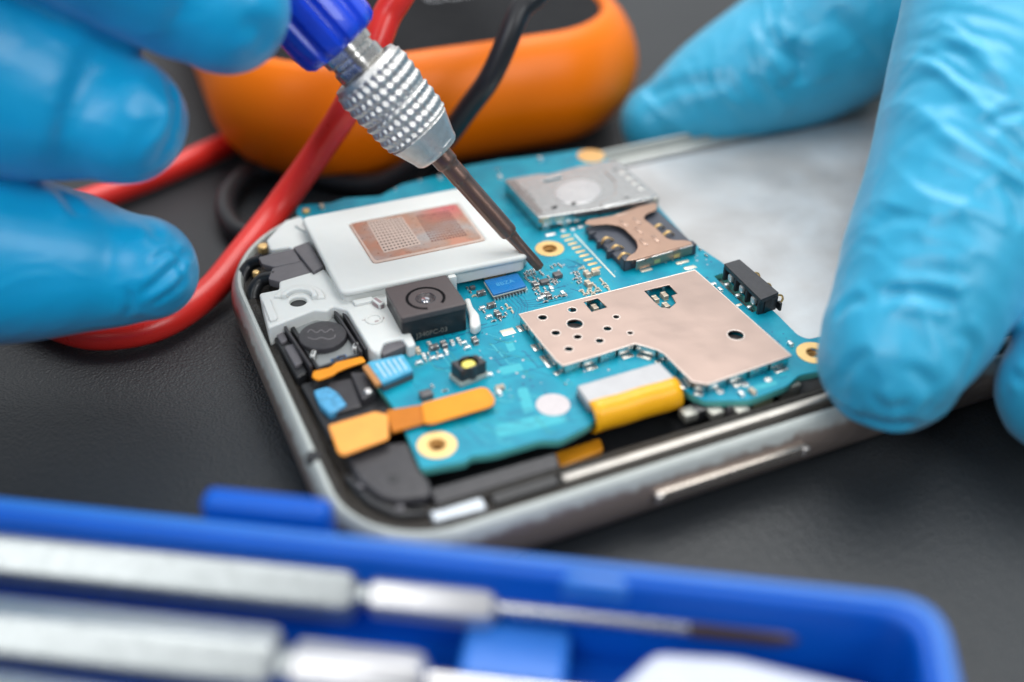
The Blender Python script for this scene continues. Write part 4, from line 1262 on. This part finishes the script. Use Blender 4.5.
def glove(name, fingers, folds, label, m, voxel=0.45, noise_amp=0.25, noise_scale=0.12, waves=()):
    bm = bmesh.new()
    for path in fingers:
        pts = []
        for (x, y, d, r) in path:
            w = at_d(x, y, d)
            pts.append((w.x, w.y, w.z, r * d / F))
        tube_bm(bm, catmull(pts, 8))
    bmesh.ops.recalc_face_normals(bm, faces=bm.faces)
    me = bpy.data.meshes.new(name)
    bm.to_mesh(me); bm.free()
    o = bpy.data.objects.new(name, me)
    COL.objects.link(o)
    r = o.modifiers.new('r', 'REMESH'); r.mode = 'VOXEL'; r.voxel_size = voxel; r.use_smooth_shade = True
    s = o.modifiers.new('s', 'SMOOTH'); s.factor = 0.5; s.iterations = 14
    bpy.context.view_layer.update()
    dg = bpy.context.evaluated_depsgraph_get()
    me2 = bpy.data.meshes.new_from_object(o.evaluated_get(dg))
    o.modifiers.clear()
    o.data = me2
    bpy.data.meshes.remove(me)
    me2.name = name
    nv = len(me2.vertices)
    co = np.empty(nv * 3, np.float64); me2.vertices.foreach_get('co', co); co = co.reshape(-1, 3)
    no = np.array([v.normal[:] for v in me2.vertices])
    tree = BVHTree.FromPolygons([tuple(c) for c in co], [tuple(p.vertices) for p in me2.polygons])
    cam = Vector((0, 0, CAMH))
    disp = np.zeros(nv)
    for (pix, width, depth) in folds:
        pts = []
        for (x, y) in catmull(pix, 6):
            hit = tree.ray_cast(cam, ray(x, y).normalized())
            if hit[0] is not None:
                pts.append(np.array(hit[0]))
        if len(pts) < 2:
            continue
        best = np.full(nv, 1e9); par = np.zeros(nv)
        for i in range(len(pts) - 1):
            a, b = pts[i], pts[i + 1]
            ab = b - a; L2 = max(ab @ ab, 1e-9)
            if L2 > 64: continue
            t = np.clip(((co - a) @ ab) / L2, 0, 1)
            d = np.linalg.norm(co - (a + t[:, None] * ab), axis=1)
            u = (i + t) / (len(pts) - 1)
            k = d < best
            best[k] = d[k]; par[k] = u[k]
        w = width * 0.62
        depth = depth * 0.8
        taper = np.clip(np.minimum(par, 1 - par) * 4, 0, 1) ** 0.8
        disp += taper * (-depth * np.exp(-(best / w) ** 2) + depth * 0.55 * np.exp(-((best - 2.2 * w) / (1.3 * w)) ** 2))
    # broad unevenness of loose nitrile
    nz = np.array([noise.noise(Vector(c) * noise_scale) + 0.4 * noise.noise(Vector(c) * noise_scale * 2.7 + Vector((9, 1, 4))) for c in co])
    disp += nz * noise_amp
    for (e0, e1, cen, rad, fa, fc, amp) in waves:
        ax = (Vector(at_d(*e1)) - Vector(at_d(*e0))).normalized()
        u = ax.cross(Vector((0, 0, 1))).normalized(); v = ax.cross(u)
        A3 = np.array([ax, u, v])
        pc = co @ A3.T
        c0 = np.array(at_d(*cen))
        fall = np.exp(-(np.linalg.norm(co - c0, axis=1) / rad) ** 2)
        hh = np.zeros(nv)
        for i in np.nonzero(fall > 0.03)[0]:
            a_, b_, c_ = pc[i]
            wv = noise.noise(Vector((a_ * 0.05, b_ * 0.08, c_ * 0.08))) * 4.0
            p1 = Vector(((a_ + wv + 0.35 * b_) * fa, b_ * fc, c_ * fc))
            r1 = 1 - abs(noise.noise(p1)) * 2.4
            r2 = 1 - abs(noise.noise(p1 * 2.1 + Vector((5, 3, 1)))) * 2.4
            g = max(0.0, 0.35 + 1.6 * noise.noise(Vector((a_ * 0.09 + 7, b_ * 0.07, c_ * 0.07))))
            hh[i] = (max(0, r1) ** 2.2 + 0.35 * max(0, r2) ** 2) * g
        disp += hh * fall * amp
    for (px, py, dd, rad, direction, freq, amp) in ():
        c0 = np.array(at_d(px, py, dd)); dv = np.array(Vector(direction).normalized())
        rel = co - c0
        fall = np.exp(-(np.linalg.norm(rel, axis=1) / rad) ** 2)
        ph = np.array([noise.noise(Vector(c) * 0.09) * 5.0 for c in co])
        s_ = np.sin((rel @ dv) * freq + ph)
        disp += fall * amp * (np.abs(s_) ** 0.6 * -1 + 0.6)
    co2 = co + no * disp[:, None]
    me2.vertices.foreach_set('co', co2.reshape(-1))
    me2.update()
    me2.polygons.foreach_set('use_smooth', [True] * len(me2.polygons))
    me2.materials.clear(); me2.materials.append(m)
    tag(o, label, 'hand')
    return o


def glove_mat(name, col, rough=0.37):
    m = mat(name, col, rough, var=0.10, vscale=0.09, bump=0.0, sss=0.12, rvar=0.07, spec=0.5)
    ns, ln, b = nodes_of(m)
    tc = [n for n in ns if n.type == 'TEX_COORD'][0]
    n1 = ns.new('ShaderNodeTexNoise'); n1.noise_type = 'RIDGED_MULTIFRACTAL'; n1.normalize = True; n1.inputs['Scale'].default_value = 0.16; n1.inputs['Detail'].default_value = 3.5; n1.inputs['Roughness'].default_value = 0.45; n1.inputs['Distortion'].default_value = 1.0
    n2 = ns.new('ShaderNodeTexNoise'); n2.inputs['Scale'].default_value = 5.0; n2.inputs['Detail'].default_value = 2
    mpn = ns.new('ShaderNodeMapping'); mpn.inputs['Scale'].default_value = (0.8, 1.5, 1.5); mpn.inputs['Rotation'].default_value = (0.5, 0.3, 0.4)
    ln.new(tc.outputs['Object'], mpn.inputs['Vector']); ln.new(mpn.outputs[0], n1.inputs['Vector']); ln.new(tc.outputs['Object'], n2.inputs['Vector'])
    b1 = ns.new('ShaderNodeBump'); b1.inputs['Strength'].default_value = 0.32; b1.inputs['Distance'].default_value = 0.55
    b2 = ns.new('ShaderNodeBump'); b2.inputs['Strength'].default_value = 0.12; b2.inputs['Distance'].default_value = 0.05
    ln.new(n1.outputs['Fac'], b1.inputs['Height']); ln.new(n2.outputs['Fac'], b2.inputs['Height'])
    ln.new(b1.outputs[0], b2.inputs['Normal']); ln.new(b2.outputs[0], b.inputs['Normal'])
    b.inputs['Sheen Weight'].default_value = 0.15
    return m


def build_hands():
    gl = glove_mat('nitrile_blue', (0.0, 0.37, 0.68))
    gr = glove_mat('nitrile_pale_blue', (0.032, 0.40, 0.64))
    # hand with the screwdriver: thumb below, middle finger, index finger on the handle
    thumb = [(-230, 210, 108, 120), (-110, 245, 112, 100), (0, 258, 116, 90), (70, 264, 118, 75), (115, 268, 119, 62), (143, 268, 119, 54)]
    middle = [(-230, -60, 100, 135), (-120, 15, 104, 122), (-20, 62, 108, 108), (50, 91, 110, 93), (88, 106, 111, 80), (119, 119, 111, 66)]
    index = [(-60, -230, 92, 120), (30, -120, 98, 100), (120, -60, 104, 88), (180, -22, 108, 80), (222, 4, 109, 68)]
    palm1 = [(-230, 210, 108, 150), (-250, 60, 100, 170), (-230, -120, 92, 170), (-120, -250, 88, 140)]
    folds = [([(140, 205), (152, 225), (158, 240)], 1.0, 0.3), ([(196, 240), (178, 262), (160, 280), (135, 300)], 0.7, 0.35), ([(192, 258), (170, 252), (150, 262)], 0.5, 0.25),
             ([(185, 275), (172, 290), (150, 305)], 0.5, 0.25), ([(170, 240), (178, 262), (180, 285)], 0.4, 0.2), ([(128, 290), (130, 305), (126, 318)], 0.6, 0.3),
             ([(60, 190), (72, 205), (80, 216)], 1.0, 0.4), ([(165, 75), (172, 100), (170, 135), (155, 165)], 0.8, 0.35), ([(178, 130), (176, 145), (165, 160)], 0.5, 0.3),
             ([(240, 20), (262, 32), (262, 50)], 1.5, 0.4)]
    glove('gloved_hand', [thumb, middle, index, palm1], folds,
          'blue nitrile gloved hand pinching the blue screwdriver handle, three fingertips showing', gl, 0.42, 0.4, 0.06,
          waves=[((0, 258, 116), (143, 268, 119), (165, 265, 112), 6.5, 0.22, 0.10, 0.55), ((50, 105, 110), (118, 120, 111), (168, 118, 106), 6.0, 0.2, 0.12, 0.5), ((-60, -230, 92), (222, 4, 109), (100, -20, 98), 14, 0.16, 0.05, 0.5), ((-20, 85, 108), (118, 120, 111), (0, 80, 104), 14, 0.15, 0.05, 0.35)])
    # hand gripping the phone
    idx = [(1090, -150, 128, 125), (1040, -60, 124, 112), (1003, 50, 120, 104), (975, 150, 117, 100), (945, 240, 114.5, 95), (918, 310, 113, 86), (898, 350, 112, 77), (893, 360, 112, 72)]
    ring_ = [(1240, 40, 122, 110), (1174, 180, 118, 96), (1126, 290, 114, 84), (1088, 360, 112, 76), (1070, 390, 112, 72)]
    pinky = [(1330, 100, 122, 110), (1280, 240, 118, 95), (1240, 340, 114, 80)]
    rth = [(1120, -160, 160, 110), (1010, -90, 165, 98), (900, -20, 168, 88), (815, 42, 170, 78), (745, 80, 170, 66), (690, 108, 170, 52), (655, 122, 170, 36)]
    palm2 = [(1120, -160, 158, 140), (1200, -160, 145, 160), (1250, -60, 132, 150), (1330, 60, 125, 130)]
    palm3 = [(1090, -150, 128, 125), (1180, -60, 126, 130), (1280, 20, 124, 120)]
    D = 0.10
    folds = [([(918, 18), (950, 12), (1000, 22), (1024, 35)], 0.7, D), ([(910, 45), (945, 34), (1000, 44), (1024, 60)], 0.7, D), ([(903, 78), (925, 58), (965, 55), (1024, 80)], 0.7, D * 1.2),
             ([(897, 104), (915, 84), (960, 80), (1024, 104)], 0.8, D * 1.2), ([(893, 128), (925, 108), (975, 104), (1010, 118)], 0.8, D), ([(888, 160), (920, 135), (960, 130)], 0.9, D * 0.8),
             ([(986, 131), (1000, 120), (1020, 110)], 0.8, 0.6), ([(990, 128), (1010, 140), (1024, 160)], 0.9, 0.4),
             ([(880, 300), (898, 293), (920, 292), (945, 298), (958, 306)], 1.1, 0.75), ([(890, 275), (930, 272), (970, 280)], 1.2, 0.35),
             ([(838, 320), (850, 305), (868, 300)], 0.9, 0.35), ([(828, 395), (850, 412), (885, 423), (925, 420)], 0.9, 0.45), ([(840, 385), (852, 365), (872, 350)], 0.8, 0.3),
             ([(905, 365), (930, 385), (925, 412)], 1.0, 0.4), ([(870, 395), (890, 405), (915, 400)], 0.8, 0.25), ([(960, 330), (975, 350), (960, 390)], 0.9, 0.35),
             ([(870, 230), (900, 215), (940, 215)], 1.2, 0.25), ([(1000, 180), (1015, 200), (1020, 230)], 1.2, 0.4), ([(1010, 375), (1024, 378)], 0.8, 0.4),
             ([(640, 100), (680, 85), (730, 82)], 1.5, 0.4), ([(790, 40), (800, 62), (800, 85)], 2.2, 0.9), ([(770, 30), (780, 50), (810, 65)], 1.6, 0.6), ([(830, 10), (860, 40), (880, 70)], 2.0, 0.5)]
    glove('gloved_hand', [idx, ring_, pinky, rth, palm2, palm3], folds,
          'wrinkled pale blue gloved hand gripping the far and near edges of the opened phone', gr, 0.42, 0.45, 0.055,
          waves=[((893, 360, 112), (1003, 50, 120), (985, 70, 108), 15, 0.30, 0.045, 0.62), ((893, 360, 112), (1003, 50, 120), (930, 270, 106), 12, 0.17, 0.09, 0.5), ((893, 360, 112), (1003, 50, 120), (890, 380, 105), 8, 0.2, 0.16, 0.5),
                 ((655, 122, 170), (900, -20, 168), (790, 50, 160), 22, 0.14, 0.06, 0.8), ((1062, 385, 112), (1160, 180, 118), (1020, 370, 105), 12, 0.2, 0.08, 0.5)])


# ------------------------------------------------------------------ multimeter and leads
METER_YAW = math.radians(20)


def build_meter():
    OR = mat('meter_orange', (1.0, 0.20, 0.0), 0.38, var=0.05, vscale=0.1, spec=0.3, bump=0.05, bscale=1)
    pa = at_z(200, 70, 13); pb = at_z(612, 10, 13)
    c, s = math.cos(METER_YAW), math.sin(METER_YAW)
    loc = lambda v: (v.x * c + v.y * s, -v.x * s + v.y * c)
    a, b = loc(pa), loc(pb)
    front = loc(at_z(400, 103, 14))
    W0, W1 = a[0], b[0]
    y0 = front[1]
    print('meter', a, b, front)
    x0, x1, yy = W0, W1, y0
    Lm = 120.0
    M = Matrix.Rotation(METER_YAW, 4, 'Z') @ Matrix.Translation(((x0 + x1) / 2, yy, 0))
    T = empty('multimeter', 'orange handheld multimeter with a dark grey front panel, lying behind the phone', 'multimeter', M)
    hw = (x1 - x0) / 2
    mb = MB()
    i = mb.mi(OR)
    prof = [(7.5, 0.8), (4.4, 1.4), (2.6, 2.8), (1.2, 4.8), (0.3, 7.2), (0.0, 9.6), (0.35, 12.0), (1.2, 14.4), (2.5, 16.6), (4.0, 18.2), (5.2, 18.9), (5.9, 18.7), (6.3, 17.6)]
    pts, nor = rrect_path(-hw, 0, hw, Lm, 19, 16, 8)
    rings = [[mb.bm.verts.new((p[0] - n[0] * d, p[1] - n[1] * d, z)) for d, z in prof] for p, n in zip(pts, nor)]
    for k in range(len(rings)):
        A, Bq = rings[k], rings[(k + 1) % len(rings)]
        for j in range(len(prof) - 1):
            mb.bm.faces.new((A[j], Bq[j], Bq[j + 1], A[j + 1]))
    mb.bm.faces.new([r[0] for r in rings])
    mb.build('holster', T, smooth=60)
    k = MB()
    pts, _ = rrect_path(-hw + 6.2, 6.2, hw - 6.2, Lm - 6.2, 13, 12, 4)
    k.plate(pts, 8, 18.2, mat('meter_grey_panel', (0.016, 0.017, 0.019), 0.7, spec=0.1, var=0.1, vscale=0.3), 0.4)
    Pn = k.build('front_panel', T)
    k = MB()
    wh = mat('panel_print', (0.6, 0.62, 0.66), 0.5)
    for (x, t) in ((5, 'COM'), (15, 'V')):
        k.text(t, 4.2, wh, Matrix.Translation((x * 1.4, 27, 18.22)))
    k.build('panel_print', Pn)
    for x, mm in ((-9, mat('jack_red', (0.6, 0.02, 0.02), 0.4)), (9, BLACK)):
        k = MB()
        k.plate([circle(x, 44, 4.0, 30), circle(x, 44, 2.2, 24)], 17, 20.5, mm, 0.4)
        k.build('jack_socket', Pn)
    k = MB()
    k.lathe([(15, 17), (15, 21), (13.5, 23), (0.1, 23.3)], BLACKG, 40, fn=lambda r, z, a_: r * (1 - 0.03 * math.cos(16 * a_)), M=Matrix.Translation((0, 62, 0)))
    k.build('range_dial', Pn)
    MB().box(0, 100, 17.4, 44, 22, 1.2, mat('lcd_grey', (0.25, 0.28, 0.24), 0.2), bev=0.3).build('display', Pn)
    # leads
    RED = mat('red_silicone', (0.80, 0.03, 0.022), 0.3, var=0.08, vscale=0.2)
    JR = M @ Vector((-9, 44, 19)); JB = M @ Vector((9, 44, 19))
    path = [JR + Vector((0, 0, 3)), JR + Vector((0.5, -2, 14)), at_z(402, -40, 34), at_z(384, 22, 29), at_z(352, 98, 21), at_z(318, 152, 13), at_z(280, 205, 7), at_z(243, 252, 4), at_z(208, 293, 2.4), at_z(165, 322, 2.1), at_z(118, 334, 2.1), at_z(70, 330, 2.1),
            at_z(10, 300, 2.1), at_z(-20, 262, 2.1), at_z(20, 226, 2.1), at_z(100, 197, 2.1), at_z(150, 178, 2.1), at_z(215, 150, 2.1), at_z(262, 128, 2.1), at_z(310, 110, 2.1)]
    k = MB()
    k.tube(catmull([tuple(p) for p in path], 10), 1.85, RED, 24)
    tag(k.build('test_lead'), 'thick red test lead looping in front of the orange multimeter', 'cable')
    k = MB()
    k.lathe([(2.1, 0), (3.6, 1), (3.6, 14), (2.6, 17), (2.1, 17.5)], RED, 24, M=Matrix.Translation(JR - Vector((0, 0, 1))))
    tag(k.build('lead_plug'), 'red plug standing in the multimeter socket', 'plug')
    BK = mat('black_silicone', (0.014, 0.015, 0.018), 0.4, var=0.1, vscale=0.3)
    k = MB()
    path = [JB + Vector((0, 0, 3)), JB + Vector((0, -3, 14)), at_z(535, -30, 31), at_z(518, 14, 28), at_z(492, 74, 21), at_z(468, 108, 16), at_z(444, 140, 11), at_z(415, 165, 6.5), at_z(380, 183, 3), at_z(340, 182, 1.9), at_z(300, 172, 1.9), at_z(258, 170, 1.9),
            at_z(232, 190, 1.9), at_z(226, 212, 1.9), at_z(240, 232, 1.9), at_z(268, 236, 1.9)]
    k.tube(catmull([tuple(p) for p in path], 10), 1.5, BK, 24)
    tag(k.build('test_lead'), 'black test lead hanging from the multimeter down behind the phone', 'cable')


# ------------------------------------------------------------------ tool case in front
def build_case():
    BL = mat('case_blue', (0.0, 0.085, 0.47), 0.42, var=0.08, vscale=0.15, spec=0.25, bump=0.05, bscale=1)
    BL2 = mat('case_pale_blue', (0.015, 0.15, 0.56), 0.38, var=0.05, vscale=0.3)
    A = at_z(0, 500, 12); Bp = at_z(930, 600, 12)
    ang = math.atan2(Bp.y - A.y, Bp.x - A.x)
    # case frame: origin at back right corner, x to the left is negative
    corner = at_z(945, 598, 12)
    M = Matrix.Translation((corner.x, corner.y, 0)) @ Matrix.Rotation(ang, 4, 'Z')
    Mi = M.inverted()
    T = empty('tool_case', 'open royal blue plastic tool case in front of the phone', 'case', M)
    W, Dp, Hh = 118.0, 62.0, 12.0
    def loc(x, y, z):
        v = Mi @ at_z(x, y, z); return (v.x, v.y)
    k = MB()
    outer = rounded([(0, 0), (0, -Dp), (-W, -Dp), (-W, 0)], 4.0, 8)
    inner = rounded([(-2.6, -2.2), (-2.6, -Dp + 2.2), (-W + 2.6, -Dp + 2.2), (-W + 2.6, -2.2)], 3.0, 8)
    k.plate([outer, inner], 0.3, Hh, BL, 0.7, 4)
    k.plate(outer, 0.2, 2.2, BL)
    # a raised inner rim line
    shell = k.build('tray', T)
    k = MB()
    k.plate([rounded([(-0.3, -0.3), (-0.3, -Dp + .3), (-W + .3, -Dp + .3), (-W + .3, -0.3)], 4, 8), rounded([(-1.5, -1.3), (-1.5, -Dp + 1.3), (-W + 1.5, -Dp + 1.3), (-W + 1.5, -1.3)], 3.2, 8)], Hh - 0.5, Hh + 0.35, BL2, 0.3, 3)
    k.build('rim_bead', T)
    # hinge tab on the back wall
    x0, y0 = loc(203, 505, 12.5); x1, y1 = loc(330, 520, 12.5)
    k = MB()
    k.plate(rounded([(x0, 0.2), (x1, 0.2), (x1, 2.6), (x0, 2.6)], 0.9, 5), 6.5, 13.6, BL, 0.8, 4)
    k.build('latch_tab', T)
    # clips that hold the drivers
    k = MB()
    xc, yc = loc(596, 582, 10)
    k.box(xc, -1.5, 9.6, 5.6, 2.0, 2.4, BL2, bev=0.7)
    k.build('holding_clip', T)
    k = MB()
    xc, yc = loc(520, 645, 6)
    k.plate(rounded([(xc - 4.6, yc - 4.0), (xc + 4.0, yc - 4.0), (xc + 4.0, yc + 2.0), (xc - 4.6, yc + 2.0)], 0.8, 4), 2, 6.4, BL2, 0.7, 3)
    k.build('holding_clip', T)
    # pale tray insert
    k = MB()
    pp = [loc(612, 690, 8), loc(655, 650, 8), loc(735, 655, 8), loc(880, 690, 8), loc(860, 760, 8), loc(560, 760, 8)]
    k.plate(rounded(pp, 0.9, 4), 2.0, 8.0, mat('milky_plastic', (0.52, 0.56, 0.66), 0.35, var=0.08, vscale=0.3, sss=0.2), 0.7, 3)
    o = k.build('bit_box')
    o.matrix_world = M
    tag(o, 'milky white plastic bit box in the right end of the blue tool case', 'box')

    # silver precision drivers lying in the tray
    AL = mat('driver_aluminium', (0.44, 0.47, 0.47), 0.4, 0.95, var=0.25, vscale=0.9, bump=0.6, bscale=3.5)
    ALB = mat('driver_bright', (0.56, 0.56, 0.57), 0.4, 0.85, var=0.05)
    DK = mat('driver_dark_tip', (0.10, 0.07, 0.06), 0.35, 0.7)

    def driver(p_left, p_right, zax, label, r=2.75, offs=0):
        """p_left / p_right: two points of the axis"""
        a = at_z(*p_left, zax); b = at_z(*p_right, zax)
        d = (b - a).normalized()
        Rm = d.to_track_quat('Z', 'Y').to_matrix().to_4x4()
        Mx = Matrix.Translation(b) @ Rm      # origin: neck, z toward the tip
        Tt = empty('precision_screwdriver', label, 'screwdriver', Mx, 'silver screwdrivers lying in the blue case')
        hexf = lambda r_, z, a_: r_ * min(1.0, 0.9 / math.cos(((a_ + 0.3) % (PI / 3)) - PI / 6))
        kk = MB(); kk.lathe([(1.9, -75), (r, -74), (r, -1.2), (r * 0.9, -0.5), (1.3, 0.1), (1.3, 1.0)], AL, 72, fn=hexf); kk.build('body', Tt)
        kk = MB(); kk.lathe([(1.25, 0.6), (2.0, 1.2), (2.05, 1.7), (2.05, 10.2), (1.8, 11.0), (1.0, 11.5)], ALB, 72, fn=hexf); kk.build('swivel', Tt)
        kk = MB(); kk.lathe([(0.75, 9.5), (0.75, 27.0)], STEEL, 20); kk.lathe([(0.76, 26.9), (0.9, 27), (0.9, 34), (0.5, 35.5)], DK, 20); kk.build('blade', Tt)
        return Tt
    driver((0, 554), (362, 592), 7.6, 'silver hex bodied screwdriver nearest the back wall of the blue case, blade reaching right')
    driver((0, 632), (283, 664), 7.6, 'silver hex bodied screwdriver lying second from the back wall of the blue case')
    driver((0, 712), (200, 742), 7.6, 'silver hex bodied screwdriver third from the back wall of the blue case, barely visible')


# ------------------------------------------------------------------ light, camera
def build_light_camera():
    w = bpy.data.worlds.new('World'); scene.world = w; w.use_nodes = True
    nt = w.node_tree
    bg = nt.nodes['Background']
    tc = nt.nodes.new('ShaderNodeTexCoord'); dt = nt.nodes.new('ShaderNodeVectorMath'); dt.operation = 'DOT_PRODUCT'
    dt.inputs[1].default_value = (0.12, 0.72, 0.68)
    nt.links.new(tc.outputs['Generated'], dt.inputs[0])
    r = nt.nodes.new('ShaderNodeValToRGB')
    r.color_ramp.elements[0].position = 0.0; r.color_ramp.elements[0].color = (0.15, 0.158, 0.17, 1)
    r.color_ramp.elements[1].position = 0.92; r.color_ramp.elements[1].color = (0.92, 0.95, 0.98, 1)
    e = r.color_ramp.elements.new(0.45); e.color = (0.31, 0.33, 0.36, 1)
    nt.links.new(dt.outputs['Value'], r.inputs[0])
    nt.links.new(r.outputs[0], bg.inputs['Color'])
    bg.inputs['Strength'].default_value = 0.92

    def area(name, loc, target, sx, sy, power, col=(1, 1, 1)):
        l = bpy.data.lights.new(name, 'AREA')
        l.shape = 'RECTANGLE'; l.size = sx; l.size_y = sy; l.energy = power; l.color = col
        o = bpy.data.objects.new(name, l); COL.objects.link(o)
        o.location = loc
        o.rotation_euler = (Vector(target) - Vector(loc)).to_track_quat('-Z', 'Y').to_euler()
        o['kind'] = 'helper' if False else 'structure'
        return o
    area('softbox_lamp', (70, 270, 480), (0, 115, 0), 400, 380, 2.5e6, (1, 0.985, 0.96))
    area('side_fill', (330, -200, 380), (10, 130, 0), 240, 240, 1.15e6, (0.97, 0.985, 1))  # added light without a visible source, brightens faces turned to the camera
    area('fill_lamp', (-190, -180, 330), (-10, 120, 0), 260, 260, 1.0e6, (0.98, 0.99, 1))  # added light without a visible source, lifts the left hand and fronts
    cam = bpy.data.cameras.new('camera'); co = bpy.data.objects.new('camera', cam); COL.objects.link(co)
    co.location = (0, 0, CAMH)
    co.rotation_euler = (PI / 2 - PITCH, 0, 0)
    cam.sensor_width = 36; cam.lens = F / 1024 * 36
    cam.clip_start = 1; cam.clip_end = 5000
    cam.dof.use_dof = True
    cam.dof.focus_distance = 128.5
    cam.dof.aperture_fstop = cam.lens * 1e-3 / 4.8
    scene.camera = co
    scene.view_settings.view_transform = 'Standard'
    scene.view_settings.look = 'None'
    scene.view_settings.exposure = 0
    scene.cycles.use_denoising = True
    scene.cycles.max_bounces = 8


build_table()
build_phone_body()
build_board()
build_modules()
build_screwdriver()
build_hands()
build_meter()
build_case()
build_light_camera()
